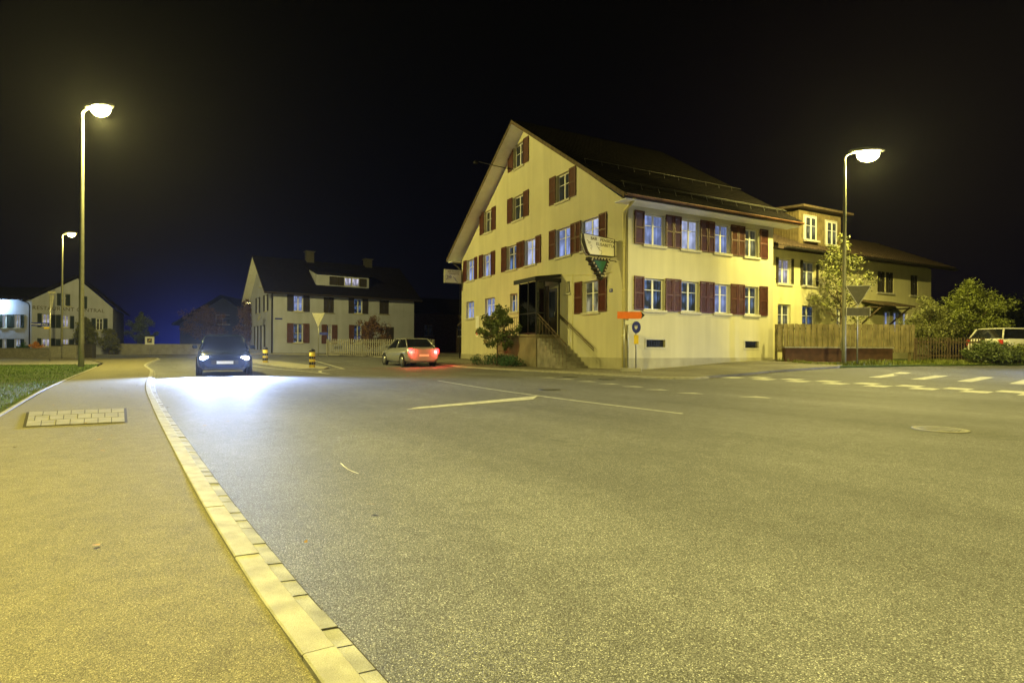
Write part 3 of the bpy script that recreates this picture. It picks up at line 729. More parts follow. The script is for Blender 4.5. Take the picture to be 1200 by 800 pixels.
# notice board + small plates on the gable left part
mb = MB(); mb.box((-.03, 14.25, 2.25), (-.004, 14.75, 3.0)); nb = mb.build('menu_board', 'sign_white', G.root)
mb = MB(); mb.box((-.04, 14.3, 1.7), (-.004, 14.7, 2.15)); mb.build('parking_plate', 'sign_cream', G.root)
mb = MB(); mb.M = Matrix.Translation((-.045, 14.5, 1.93)) @ Matrix.Rotation(rad(90), 4, 'Y'); mb.lathe([(.14, 0), (.14, .006)], 16); mb.build('parking_ring', 'sign_red', G.root)

# ---------- projecting signs of the guesthouse
def gl(u, v, z): return Matrix.Translation((4.6, 22.5, 0)) @ Matrix.Rotation(ang, 4, 'Z') @ Vector((u, v, z))
face_m = Matrix.Rotation(0, 4, 'Z') @ Matrix.Rotation(rad(90), 4, 'X')   # text facing local -y
def bar_sign():
    r = empty('hanging_sign', gl(0, .75, 4.7), ang); tag(r, 'cream box sign reading BAR PENSION ELISABETTA on the house corner', 'sign')
    P = [(-.18, 0), (-1.42, 0), (-1.52, .12), (-1.62, .35), (-1.70, .60), (-1.74, .84), (-.18, .72)]
    mb = MB(); mb.prism([(x, -.13, z) for x, z in P], (0, .26, 0)); mb.build('box', 'sign_black', r)
    mb = MB(); c = Vector((-.9, .4)); Q = [((x - c.x) * .95 + c.x, (z - c.y) * .93 + c.y) for x, z in P]
    mb.prism([(x, -.137, z) for x, z in Q], (0, .006, 0)); fc = mb.build('face', 'sign_cream', r)
    mb = MB(); mb.prism([(x, .131, z) for x, z in Q], (0, .006, 0)); mb.build('face', 'sign_cream', r)
    sk = Matrix(((1, 0, 0, 0), (-.055, 1, 0, 0), (0, 0, 1, 0), (0, 0, 0, 1)))
    text_mesh('lettering', 'BAR   PENSION', .165, 'text_brown', fc, Matrix.Translation((-.80, -.14, .62)) @ face_m @ sk, .002, 1.05, .003)
    text_mesh('lettering', 'ELISABETTA', .165, 'text_brown', fc, Matrix.Translation((-.66, -.14, .43)) @ face_m @ sk, .002, 1.05, .003)
    # the line drawing: two small dancing figures with a trailing ribbon
    mb = MB(); y = -.142
    for pts in ([(-1.55, .58), (-1.47, .50), (-1.38, .52), (-1.42, .44), (-1.5, .46)], [(-1.42, .36), (-1.34, .38), (-1.31, .30), (-1.38, .27), (-1.34, .2)],
                [(-1.06, .36), (-1.0, .30), (-.95, .22), (-.86, .20), (-.83, .12), (-.88, .06)], [(-1.0, .30), (-.93, .31)]):
        mb.tube([(x, y, z) for x, z in pts], .010, 4)
    mb.build('emblem', 'text_brown', fc)
    for zz_ in (.66, .06): mb = MB(); mb.tube([(-.18, 0, zz_), (0, 0, zz_)], .02, 6); mb.build('bracket', 'sign_edge', r)
    mb = MB(); mb.tube([(-1.70, -.10, .86), (-1.80, -.1, .80), (-1.80, -.1, .45), (-1.62, -.1, .05), (-1.5, -.1, -.02)], .018, 6); mb.build('bracket', 'sign_edge', r)
bar_sign()
def tri_sign():
    r = empty('bulb_sign', gl(0, .75, 4.62), ang); tag(r, 'dark green triangular sign edged with small bulbs below the cream box sign', 'sign')
    P = [(-1.45, 0), (-.38, 0), (-.78, -.88)]
    mb = MB(); mb.prism([(x, -.12, z) for x, z in P], (0, .24, 0)); mb.build('box', 'sign_black', r)
    c = Vector((-.87, -.28)); Q = [((x - c.x) * .55 + c.x, (z - c.y) * .55 + c.y) for x, z in P]
    mb = MB(); mb.prism([(x, -.128, z) for x, z in Q], (0, .007, 0)); mb.build('face', 'sign_green', r)
    mb = MB()
    for i in range(3):
        a, b = Vector(P[i]), Vector(P[(i + 1) % 3])
        for k in range(6):
            p = a.lerp(b, (k + .5) / 6); p = p.lerp(c, .16); mb.M = Matrix.Translation((p.x, -.15, p.y)); mb.lathe([(.012, -.035), (.035, -.01), (.035, .012), (.012, .035)], 8)
    mb.M = Matrix.Identity(4); mb.build('bulbs', 'bulb_glass', r)
    mb = MB()
    for i in (0, 2):     # ribbed edge lamps on the outer side
        a, b = Vector(P[0]), Vector(P[2])
        for k in range(5):
            p = a.lerp(b, (k + .5) / 5); mb.M = Matrix.Translation((p.x - .02, 0, p.y)); mb.lathe([(.03, -.06), (.11, -.03), (.11, .03), (.03, .06)], 10)
        break
    mb.M = Matrix.Identity(4); mb.build('edging', 'sign_black', r)
    mb = MB(); mb.tube([(-.9, 0, 0), (-.9, 0, .1)], .02, 6); mb.tube([(-.5, 0, -.06), (0, 0, -.06)], .02, 6); mb.build('bracket', 'black_metal', r)
tri_sign()
def small_sign():
    r = empty('hanging_sign', gl(0, 16.9, 5.25), ang); tag(r, 'small pale box sign high on the far left corner of the yellow guesthouse', 'sign')
    mb = MB(); mb.box((-1.32, -.1, 0), (-.14, .1, .88)); mb.build('box', 'sign_edge', r)
    mb = MB(); mb.box((-1.28, -.107, .04), (-.18, -.101, .84)); fc = mb.build('face', 'sign_white', r)
    text_mesh('lettering', 'BAR PENSION', .13, 'text_brown', fc, Matrix.Translation((-.72, -.11, .74)) @ face_m, .002); text_mesh('lettering', 'ELISABETTA', .13, 'text_brown', fc, Matrix.Translation((-.66, -.11, .60)) @ face_m, .002)
    mb = MB()
    for pts in ([(-1.2, .5), (-1.1, .4), (-1.15, .28), (-1.22, .2)], [(-1.0, .42), (-.9, .46), (-.85, .36), (-.95, .32), (-1.0, .42)], [(-.75, .4), (-.6, .28), (-.5, .12), (-.42, .08)]): mb.tube([(x, -.112, z) for x, z in pts], .016, 4)
    mb.build('emblem', 'sign_blue', fc)
    mb = MB(); mb.tube([(-.14, 0, .5), (0, 0, .5)], .02, 6); mb.tube([(-.14, 0, .2), (0, 0, .2)], .02, 6); mb.tube([(-.05, 0, -.5), (-.05, 0, 1.0)], .015, 6); mb.build('bracket', 'sign_edge', r)
small_sign()

# ---------- garage beside the guesthouse
GA = House('garage', gl(1.1, 17.35, 0), ang); tag(GA.root, 'low pale garage with a white door left of the yellow guesthouse', 'garage')
GA.facade('v', 0, [(0, -.2), (1.9, -.2), (1.9, 2.75), (0, 3.35)]); GA.facade('x', 1.9, [(0, -.2), (5, -.2), (5, 2.75), (0, 2.75)]); GA.facade('w', 5, [(0, -.2), (1.9, -.2), (1.9, 2.75), (0, 3.35)])
GA.finish('yellow_plaster')
mb = MB(); mb.box((-.04, .15, .1), (-.004, 1.65, 2.6)); gd = mb.build('door', 'sign_white', GA.root)
mb = MB(); mb.box((-.06, .85, 1.1), (-.041, .98, 1.16)); mb.build('handle', 'black_metal', gd)
mb = MB(); mb.prism([(-.35, -.1, 3.42), (-.35, 2.3, 2.68), (-.35, 2.3, 2.56), (-.35, -.1, 3.30)], (5.6, 0, 0)); mb.build('roof', 'tile_edge', GA.root)

# ---------- annex wing with wooden dormer
A = House('annex', gl(U1, 1.25, 0), ang); tag(A.root, 'long pale yellow annex with wood clad dormer behind the plank fence', 'house')
off = U1
AZ = 6.05; AU = 16.3
aw = [(10.6, 11.6, 4.35, 5.6, 'pane_lit'), (12.5, 13.6, 4.35, 5.6, 'pane_warm'), (10.6, 11.6, 2.0, 3.3, 'pane_warm'), (12.5, 13.6, 2.0, 3.3, 'pane_dim'), (15.4, 16.3, 2.0, 3.3, 'pane_warm'),
      (22.62, 23.4, 4.35, 5.55, 'pane_dark'), (19.2, 19.95, 4.35, 5.55, 'pane_dark'), (20.05, 20.8, 4.35, 5.55, 'pane_dark'),
      (19.85, 20.45, 2.1, 3.25, 'pane_curtain'), (20.75, 21.35, 2.1, 3.25, 'pane_curtain'), (21.75, 22.35, 2.1, 3.25, 'pane_curtain')]
aw = [(a - off, b - off, c, d_, p) for a, b, c, d_, p in aw]
A.facade('u', 0, [(0.01, -.2), (AU, -.2), (AU, AZ), (0.01, AZ)], [q[:4] for q in aw])
A.facade('w', AU, [(0, -.2), (8, -.2), (8, AZ), (4, AZ + 2.2), (0, AZ)]); A.facade('x', 8, [(0, -.2), (AU, -.2), (AU, AZ), (0, AZ)])
A.finish('annex_plaster')
for q in aw:
    closed = q[4] == 'pane_dark'
    A.window('u', 0, *q[:4], pane=q[4], bar=.6, mullion=1, sill=True)
    if closed:
        A.shutter('u', 0, q[0] + .02, (q[0] + q[1]) / 2 - .02, q[2], q[3], 'shutter_dark', d0=-.06); A.shutter('u', 0, (q[0] + q[1]) / 2 + .12, q[1] - .02, q[2], q[3], 'shutter_dark', d0=-.06)
    elif q[2] > 4:
        A.shutter('u', 0, q[0] - .17, q[0] - .01, q[2], q[3] + .05, 'shutter_dark'); A.shutter('u', 0, q[1] + .01, q[1] + .17, q[2], q[3] + .05, 'shutter_dark')
r_ = roof_part(A.root, .03, AU + 1.1, -.85, 4.0, 6.05, 8.4, mbot='soffit_white'); r_.build('roof', None, A.root, normals=False)
r_ = roof_part(A.root, .03, AU + 1.1, 8.85, 4.0, 6.05, 8.4); r_.build('roof', None, A.root, normals=False)
tiles(A.root, .03, AU + 1.1, -.86, 4.0, 6.06, 8.41, name='roof_tiles', m='tile_edge')
gutter(A.root, 1.3, AU + 1.1, -.94, 6.0, m='dark_pipe')
mb = MB(); mb.tube([(.35, -.9, 5.95), (.25, -.3, 5.75), (.22, -.07, 5.5), (.22, -.07, .3)], .05, 8); mb.build('downpipe', 'dark_pipe', A.root)
D = MB(); du0, du1, dv0, dv1 = 12.35 - off, 15.9 - off, .1, 3.9
D.box((du0, dv0, 6.18), (du1, dv1, 8.3));
dm = D.build('dormer', 'wood_clad', A.root)
D = MB(); k = du0 + .06
while k < du1: D.box((k, dv0 - .022, 6.2), (k + .03, dv0 - .001, 8.28)); k += .16
k = dv0
while k < dv1: D.box((du0 - .02, k, 6.2), (du0 - .001, k + .03, 8.28)); k += .16
D.build('battens', 'wood_clad', dm)
mb = MB(); mb.prism([(du0 - .35, dv0 - .5, 8.32), (du1 + .35, dv0 - .5, 8.32), (du1 + .35, 4.2, 8.75), (du0 - .35, 4.2, 8.75)], (0, 0, .12)); mb.build('dormer_roof', 'wood_dark', dm)
for (a, b, z0, z1) in ((12.75 - off, 13.65 - off, 6.75, 7.98), (14.55 - off, 15.4 - off, 6.65, 7.9)):
    wv = A.window('u', dv0 - .19, a, b, z0, z1, pane='pane_warm', depth=.1, mullion=1, sill=True)
    mb = MB(); e = .1
    mb.box((a - e, dv0 - .05, z0), (a, dv0 - .023, z1 + e)); mb.box((b, dv0 - .05, z0), (b + e, dv0 - .023, z1 + e)); mb.box((a, dv0 - .05, z1), (b, dv0 - .023, z1 + e)); mb.build('window_surround', 'sill_stone', A.root)
# door canopy on a timber bracket
mb = MB(); mb.prism([(8.9, -1.3, 3.42), (12.0, -1.3, 3.42), (12.0, 0, 3.75), (8.9, 0, 3.75)], (0, 0, .09)); cn = mb.build('door_canopy', 'wood_dark', A.root)
mb = MB()
for u in (9.1, 11.8): mb.tube([(u, -.03, 2.5), (u, -1.1, 3.42)], .05, 6); mb.tube([(u, -1.2, 3.38), (u, -.03, 3.38)], .04, 6)
mb.build('bracket', 'wood_dark', cn)

# ---------- white house across the junction
W = House('white_house', (-20.4, 48, 0), math.atan2(.5615, .827)); tag(W.root, 'white plastered house with dark shutters and a lit row dormer across the junction', 'house')
WU, WV, WZ = 13.05, 10.2, 5.85
wins = [(1.78, 2.56, 4.15, 5.5, 'pane_curtain', .55, 'shutter_dark'), (7.12, 7.86, 4.17, 5.5, 'pane_dim', .55, 'shutter_dark'), (1.78, 2.56, 1.42, 3.06, 'pane_dim', .55, 'shutter_brown'), (4.66, 5.06, 1.38, 3.02, 'pane_dim', .5, 'shutter_brown'), (7.12, 7.8, 1.4, 3.06, 'pane_dim', .5, 'shutter_brown')]
closed = [(4.34, 5.26, 4.12, 5.5), (9.53, 10.46, 4.2, 5.5), (10.1, 11.0, 1.4, 3.0)]
W.facade('u', 0, [(0, 0), (WU, 0), (WU, WZ), (0, WZ)], [q[:4] for q in wins] + closed)
for q in wins:
    W.window('u', 0, *q[:4], pane=q[4], bar=.5)
    W.shutter('u', 0, q[0] - q[5], q[0] - .02, q[2] - .03, q[3] + .04, q[6]); W.shutter('u', 0, q[1] + .02, q[1] + q[5], q[2] - .03, q[3] + .04, q[6])
for q in closed:
    W.shutter('u', 0, q[0] + .01, (q[0] + q[1]) / 2 - .01, q[2], q[3], 'shutter_dark', d0=-.06); W.shutter('u', 0, (q[0] + q[1]) / 2 + .01, q[1] - .01, q[2], q[3], 'shutter_dark', d0=-.06)
    mb = MB(); mb.box((q[0] - .1, -.05, q[2] - .1), (q[1] + .1, .1, q[2] - .003)); mb.build('sill', 'stone_grey', W.root)
gw = [(1.9, 2.9, 4.2, 5.65, 'pane_dark'), (5.6, 6.6, 4.2, 5.65, 'pane_dark'), (4.6, 5.4, 6.6, 7.7, 'pane_dark'), (3.2, 4.2, .8, 3.0, 'pane_dark'), (6.4, 7.3, .8, 3.0, 'pane_dark')]
W.facade('v', 0, [(0, 0), (WV, 0), (WV, WZ), (WV / 2, WZ + 3.3), (0, WZ)], [q[:4] for q in gw])
for q in gw:
    W.window('v', 0, *q[:4], pane=q[4])
    if q[2] < 6:
        W.shutter('v', 0, q[0] - .55, q[0] - .02, q[2] - .03, q[3], 'shutter_dark'); W.shutter('v', 0, q[1] + .02, q[1] + .55, q[2] - .03, q[3], 'shutter_dark')
W.facade('w', WU, [(0, 0), (WV, 0), (WV, WZ), (WV / 2, WZ + 3.3), (0, WZ)]); W.facade('x', WV, [(0, 0), (WU, 0), (WU, WZ), (0, WZ)])
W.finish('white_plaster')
for ve in (-.55, WV + .55):
    r_ = roof_part(W.root, -.7, WU + .6, ve, WV / 2, 5.66, 9.4); r_.build('roof', None, W.root, normals=False)
gutter(W.root, -.7, WU + .6, -.63, 5.62, m='dark_pipe')
mb = MB(); mb.tube([(-.05, -.5, 5.6), (-.04, -.1, 5.3), (.0, -.07, 5.1), (.0, -.07, .5)], .06, 8); mb.build('downpipe', 'dark_pipe', W.root)
mb = MB(); mb.prism([(3.9, .75, 6.62), (3.9, .75, 7.6), (3.9, 3.2, 8.35), (3.9, 3.2, 7.5)], (4.85, 0, 0)); dmr = mb.build('dormer', 'white_plaster', W.root)
mb = MB(); mb.prism([(3.6, .4, 7.64), (9.0, .4, 7.64), (9.0, 3.4, 8.5), (3.6, 3.4, 8.5)], (0, 0, .12)); mb.build('dormer_roof', 'roof_tile', dmr)
for i, (a, b, m_) in enumerate(((5.05, 5.75, 'shutter_dark'), (5.78, 6.35, 'shutter_dark'), (6.42, 7.05, 'pane_lit'), (7.12, 7.78, 'pane_lit'), (7.85, 8.5, 'shutter_dark'))):
    if 'pane' in m_: W.window('u', .68, a, b, 6.72, 7.45, pane=m_, depth=.0, mullion=0, bar=0, fr=.04, sill=False)
    else: W.shutter('u', .73, a, b, 6.70, 7.48, m_)
for u, v, z in ((4.4, WV / 2, 10.2), (10.2, WV / 2, 10.0)):
    mb = MB(); mb.box((u - .35, v - .35, 8.5), (u + .35, v + .35, z)); ck = mb.build('chimney', 'sign_back', W.root)
    mb = MB(); mb.box((u - .45, v - .45, z + .001), (u + .45, v + .45, z + .08)); mb.build('cap', 'sign_back', ck)
mb = MB(); mb.box((.25, -.03, 3.38), (.85, -.004, 3.5)); mb.build('street_plate', 'sign_blue', W.root)
mb = MB(); mb.M = Matrix.Translation((-.5, 2.2, 3.6)) @ Matrix.Rotation(rad(-75), 4, 'Y'); mb.lathe([(.05, -.02), (.3, .03), (.42, .11), (.40, .12), (.28, .05), (.04, .01)], 20); mb.M = Matrix.Identity(4); mb.tube([(0, 2.3, 3.4), (-.45, 2.2, 3.55)], .02, 6); mb.build('satellite_dish', 'sign_edge', W.root)

# ---------- restaurant far left
R_ = House('restaurant', (-45.7, 54, 0), rad(30)); tag(R_.root, 'restaurant with a broad gable lettered RESTAURANT and dark green shutters at the far left', 'house')
def rhit(px, py, c_, s__):
    r1 = at(px, py, 1.0); t = (r1.x * 54 + 45.7) / (c_ - r1.x * s__); y = 54 + t * s__; return t, CH + (r1.z - CH) * y
def rx(px): return rhit(px, 400, .866, .5)[0]
def rz(py, px=80): return rhit(px, py, .866, .5)[1]
rw = [(rx(75), rx(82.5), rz(358.5), rz(344.5), 'pane_dark'), (rx(49.5), rx(58), rz(383.5), rz(368.5), 'pane_lit'), (rx(72.5), rx(80), rz(383.5), rz(369.5), 'pane_lit'), (rx(112.5), rx(120), rz(386), rz(372), 'pane_dark'),
      (rx(49), rx(58), rz(406), rz(397), 'pane_lit'), (rx(73), rx(80), rz(406), rz(397), 'pane_lit')]
x0, x1 = rx(36), rx(132)
R_.facade('u', 0, [(x0, -.2), (x1, -.2), (x1, rz(361, 132)), (rx(91), rz(326, 91)), (x0, rz(351, 36))], [q[:4] for q in rw])
R_.facade('w', x1, [(0, -.2), (12, -.2), (12, rz(361, 132)), (0, rz(361, 132))])
for q in rw: R_.window('u', 0, *q[:4], pane=q[4], bar=.65)
for a, b, c, d_ in ((66.5, 71.5, 358.5, 344), (77.5, 82.3, 359, 345), (97.3, 102, 361, 346.5), (43.8, 49, 384, 368), (58.5, 65, 384.5, 369), (65.4, 72, 384.5, 369), (82, 87, 385, 370), (97, 102, 386, 371), (107, 112, 387, 372), (121, 126, 387, 372), (43.8, 48.5, 406, 396.5), (58.5, 65, 406, 396.5), (65.4, 72, 406, 397), (81, 87, 406, 397)):
    R_.shutter('u', 0, rx(a), rx(b), rz(c), rz(d_), 'shutter_green')
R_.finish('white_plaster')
# left wing, lit by a cool flood lamp under its eave
L_ = House('restaurant_wing', (-45.75, 53.9, 0), 0); tag(L_.root, 'low wing at the left edge, its white front washed by a cool lamp', 'house')
def lx(px): return (px - 600) / F * 53.9 + 45.75
def lz(py): return at(18, py, 53.9).z
wx0 = lx(-60); we = -.02
ww = [(lx(a), lx(b), lz(c), lz(d_), 'pane_wing') for a, b in ((-12, -6), (3, 8), (17, 24)) for c, d_ in ((384, 368.5), (409, 397))]
L_.facade('u', 0, [(wx0, -.2), (we, -.2), (we, lz(351)), (wx0, lz(351))], [q[:4] for q in ww])
for q in ww:
    L_.window('u', 0, *q[:4], pane=q[4], bar=.6); L_.shutter('u', 0, q[0] - .36, q[0] - .02, q[2], q[3], 'shutter_green'); L_.shutter('u', 0, q[1] + .02, q[1] + .36, q[2], q[3], 'shutter_green')
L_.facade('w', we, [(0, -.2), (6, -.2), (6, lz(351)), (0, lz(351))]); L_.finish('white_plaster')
mb = MB(); mb.prism([(wx0, -.8, lz(350)), (wx0, 5, lz(333)), (wx0, 5, lz(330)), (wx0, -.8, lz(348))], (-wx0 + .3, 0, 0)); mb.build('roof', 'roof_tile', L_.root)
mb = MB(); mb.tube([(lx(28), -.75, lz(351)), (lx(35), -.2, lz(355)), (lx(35.5), -.1, lz(358)), (lx(35.5), -.1, .1)], .05, 6); mb.build('downpipe', 'dark_pipe', L_.root)
rg = rx(91)
for xa, za, xb, zb in ((x0 - .5, rz(351, 36) - .2, rg, rz(326, 91) + .1), (x1 + .55, rz(361, 132) - .25, rg, rz(326, 91) + .1)):
    mb = MB(); mb.prism([(xa, -.7, za), (xb, -.7, zb), (xb, -.7, zb + .2), (xa, -.7, za + .2)], (0, 13, 0)); mb.build('roof', 'roof_tile', R_.root)
text_mesh('lettering', 'RESTAURANT CENTRAL', .50, 'text_brown', R_.root, Matrix.Translation((rx(81), -.02, rz(362.5))) @ face_m @ Matrix.Rotation(rad(-1.2), 4, 'Z'), .01, 1.05)
fl = empty('flood_lamp', (-45.75 + lx(-2), 53.1, lz(353))); tag(fl, 'small cool white flood lamp shining on the restaurant wing at the left edge', 'lamp')
mb = MB(); mb.box((-.35, -.12, 0), (.35, .12, .16), .02); mb.build('housing', 'black_metal', fl)
mb = MB(); mb.box((-.3, -.1, -.03), (.3, .125, -.001)); mb.build('lens', 'cool_lamp', fl)
lt = bpy.data.lights.new('flood_light', 'POINT'); lt.color = (.55, .85, 1.0); lt.energy = 500; lt.shadow_soft_size = .15; lo = bpy.data.objects.new('flood_light', lt); lo.location = (0, .3, -.25); link(lo, fl)

# dark house in the distance
DH = House('distant_house', (-43, 84, 0), .1); tag(DH.root, 'unlit gabled house far behind the garden trees in the blue dark', 'house')
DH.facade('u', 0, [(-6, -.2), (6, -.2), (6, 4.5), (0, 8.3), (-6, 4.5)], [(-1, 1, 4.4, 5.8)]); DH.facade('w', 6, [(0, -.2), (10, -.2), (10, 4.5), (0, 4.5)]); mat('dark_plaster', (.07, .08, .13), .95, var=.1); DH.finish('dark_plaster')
DH.window('u', 0, -1, 1, 4.4, 5.8, pane='pane_dark')
for sx in (-1, 1):
    mb = MB(); mb.prism([(sx * 6.8, -.8, 4.2), (0, -.8, 8.5), (0, -.8, 8.75), (sx * 6.8, -.8, 4.45)], (0, 11.5, 0)); mb.build('roof', 'roof_tile', DH.root)
# house behind the garage
BH = House('background_house', (-12.5, 62, 0), .45); tag(BH.root, 'dim brownish house between the white house and the garage', 'house')
BH.facade('u', 0, [(0, -.2), (14, -.2), (14, 5.0), (0, 5.0)], [(3, 4, 2.4, 3.6), (7, 8, 2.4, 3.6)]); BH.facade('v', 0, [(0, -.2), (8, -.2), (8, 5), (0, 5)]); BH.finish('wood_dark')
BH.window('u', 0, 3, 4, 2.4, 3.6, pane='pane_dark'); BH.window('u', 0, 7, 8, 2.4, 3.6, pane='pane_dark')
mb = MB(); mb.prism([(-.6, -.6, 4.9), (-.6, 4, 7.0), (-.6, 8.6, 4.9)], (15, 0, 0)); mb.build('roof', 'roof_tile', BH.root)

# ------------------------------------------------------------------ street lamps
def street_lamp(loc, hgt, arm, rz_, label, power=LAMP_W, r0=.085, bowl='lamp_bowl', group='street lamps', hs=1.0, cut=False):
    r = empty('street_lamp', loc, rz_); tag(r, label, 'street lamp', group)
    mb = MB(); mb.tube([(0, 0, -.1), (0, 0, 1.2), (0, 0, hgt - .5), (0, 0, hgt - .15), (arm * .12, 0, hgt - .02), (arm * .5, 0, hgt + .06), (arm, 0, hgt + .09)], [r0 * 1.08, r0, r0 * .6, r0 * .5, r0 * .48, r0 * .45, r0 * .45], 12); mb.build('pole', 'lamp_paint', r)
    mb = MB(); x = arm
    sec = [(-.15, .05, .04), (-.02, .11, .08), (.25, .17, .11), (.55, .16, .09), (.72, .05, .04)]
    mb.loft([[(x + a * hs, b * hs * math.cos(t), hgt + .12 + c * hs * max(-.12, math.sin(t))) for t in [2 * math.pi * k / 14 for k in range(14)]] for a, b, c in sec]); hd = mb.build('lamp_head', 'lamp_paint', r)
    mb = MB(); mb.M = Matrix.Translation((x + .32 * hs, 0, hgt + .105)) @ Matrix.Diagonal((1.5, .9, 1, 1)); mb.lathe([(.175 * hs, 0), (.185 * hs, -.07 * hs), (.165 * hs, -.15 * hs), (.115 * hs, -.215 * hs), (.05 * hs, -.245 * hs), (.01, -.25 * hs)], 20); mb.build('glass_bowl', bowl, hd)
    mb = MB(); mb.box((-r0 * 1.27 - .01, -.05, .6), (-r0 * 1.2, .05, 1.0)); mb.build('hatch', 'lamp_paint', r)
    l = bpy.data.lights.new('lamp_light', 'SPOT' if cut else 'POINT'); l.color = LAMP_COL
    if cut: l.spot_size = rad(166); l.spot_blend = .12
    l.energy = power; l.shadow_soft_size = .12
    o = bpy.data.objects.new('lamp_light', l); o.location = (x + .32 * hs, 0, hgt - .30 * hs); link(o, r)
    return r
zl = at(95, 130, 26.6).z
street_lamp((-20.25, 26.6, h(-20.25, 26.6)), zl, .45, rad(-10), 'tall lit street lamp on the left lawn edge with the brightest glare', power=LAMP_W * 1.25, r0=.115, hs=1.7)
street_lamp((14.08, 24, h(14.08, 24)), 9.25 - h(14.08, 24) + .0, .42, rad(-5), 'lit street lamp standing before the plank fence on the right', power=LAMP_W * .42, hs=1.6)
street_lamp((-36.6, 46, h(-36, 46)), at(74, 275, 46).z, .35, 0, 'distant lit street lamp beside the restaurant, smallest of the lit ones on the left', power=LAMP_W * .10, r0=.09, bowl='lamp_bowl_dim', hs=1.2)
street_lamp((-3.9, .8, 0), 9.6, .6, rad(5), 'street lamp on the near pavement beside the viewpoint', power=LAMP_W * .92, cut=True)
street_lamp((16.5, 8.5, 0), 9.0, .6, rad(170), 'street lamp at the side street right of the viewpoint', power=LAMP_W * .58, cut=True)
q = at(287, 355, 62); street_lamp((q.x, q.y, .3), q.z - .3, .2, 0, 'tiny lit lamp among the trees left of the white house', power=150, r0=.05, bowl='lamp_bowl_dim', hs=.6)

# ------------------------------------------------------------------ signs and bollards
def bollard():
    r = empty('bollard'); tag(r, 'x', 'bollard', 'striped bollards on the traffic island')
    mb = MB(); mb.tube([(0, 0, 0), (0, 0, .74)], .14, 18); mb.build('post', 'bollard_yellow', r)
    for z0, k in ((.13, 0), (.40, 1)):
        mb = MB()
        for j in range(8):
            if j == 3: continue
            a0, a1 = 2 * math.pi * j / 8 + .1, 2 * math.pi * (j + .9) / 8 + .1
            P = [(.1415 * math.cos(t), .1415 * math.sin(t)) for t in [a0 + (a1 - a0) * q / 4 for q in range(5)]]
            for q in range(4): mb.prism([(P[q][0], P[q][1], z0), (P[q + 1][0], P[q + 1][1], z0), (P[q + 1][0], P[q + 1][1], z0 + .14), (P[q][0], P[q][1], z0 + .14)], (P[q][0] * .02, P[q][1] * .02, 0))
        mb.build('band', 'sign_black', r)
    mb = MB(); mb.lathe([(.145, .741), (.145, .80), (.11, .86), (.03, .89)], 18); mb.build('cap', 'sign_black', r)
    return r
b1 = bollard(); b1.location = (-9.57, 27.1, h(-9.57, 27.1) + .02); b1['label'] = 'yellow and black striped bollard, right and nearer one on the traffic island'
b2 = copy_tree(b1); b2.location = (-13.95, 32.0, h(-13.95, 32) + .02); b2['label'] = 'yellow and black striped bollard, left and farther one on the traffic island'

# direction sign, white plate, blue round sign by the house corner
sx, sy = 4.32, 20.6
sg = empty('direction_sign', (sx, sy, h(sx, sy) + .05), 0); tag(sg, 'orange arrow shaped direction board on a steel post by the house corner', 'sign')
zz = lambda py: at(735, py, sy).z - h(sx, sy) - .05
mb = MB(); mb.tube([(-.10, 0, 0), (-.10, 0, zz(366))], .03, 8); mb.tube([(-.24, 0, 0), (-.24, 0, zz(366))], .03, 8); mb.build('post', 'galvanised', sg)
mb = MB(); za, zb = zz(373.5), zz(365.2)
mb.prism([(-.50, -.05, za), (.36, -.05, za), (.50, -.05, (za + zb) / 2), (.36, -.05, zb), (-.50, -.05, zb)], (0, .02, 0)); bd = mb.build('board', 'sign_orange', sg)
mb = MB(); mb.prism([(.36, -.055, za), (.50, -.055, (za + zb) / 2), (.36, -.055, zb), (.40, -.055, (za + zb) / 2)], (0, .004, 0)); mb.build('arrow_tip', 'sign_black', bd)
mb = MB(); mb.box((-.22, -.07, zz(380.5)), (.10, -.05, zz(375.5))); mb.build('plate', 'sign_white', sg)
mb = MB(); mb.box((-.36, -.14, -.04), (.38, .14, .11), .02); mb.build('base', 'concrete', sg)
bs = empty('parking_sign', (sx + .17, sy - .10, h(sx, sy) + .16), 0); tag(bs, 'round blue sign with yellow plate on a thin post beside the orange board', 'sign')
mb = MB(); mb.tube([(0, 0, 0), (0, 0, zz(380) - .1)], .025, 8); mb.build('post', 'galvanised', bs)
cz = zz(383.5) - .11
mb = MB(); mb.M = Matrix.Translation((0, -.05, cz)) @ Matrix.Rotation(rad(90), 4, 'X') @ Matrix.Diagonal((1.0, 1.35, 1, 1)); mb.lathe([(.16, -.01), (.16, .01)], 24); dk = mb.build('disc', 'sign_blue', bs)
mb = MB(); mb.M = Matrix.Translation((0, -.063, cz)) @ Matrix.Rotation(rad(90), 4, 'X')
for i in range(-3, 4): mb.M = Matrix.Translation((0, -.066, cz)); mb.box((-.02 + i * .015, 0, -.09 + abs(i) * .02), (-.008 + i * .015, .003, .02 + (i % 2) * .05))
mb.build('symbol', 'sign_white', dk)
mb = MB(); mb.box((-.08, -.05, zz(403) - .11), (.08, -.03, zz(392.5) - .11)); mb.build('plate', 'sign_yellow', bs)

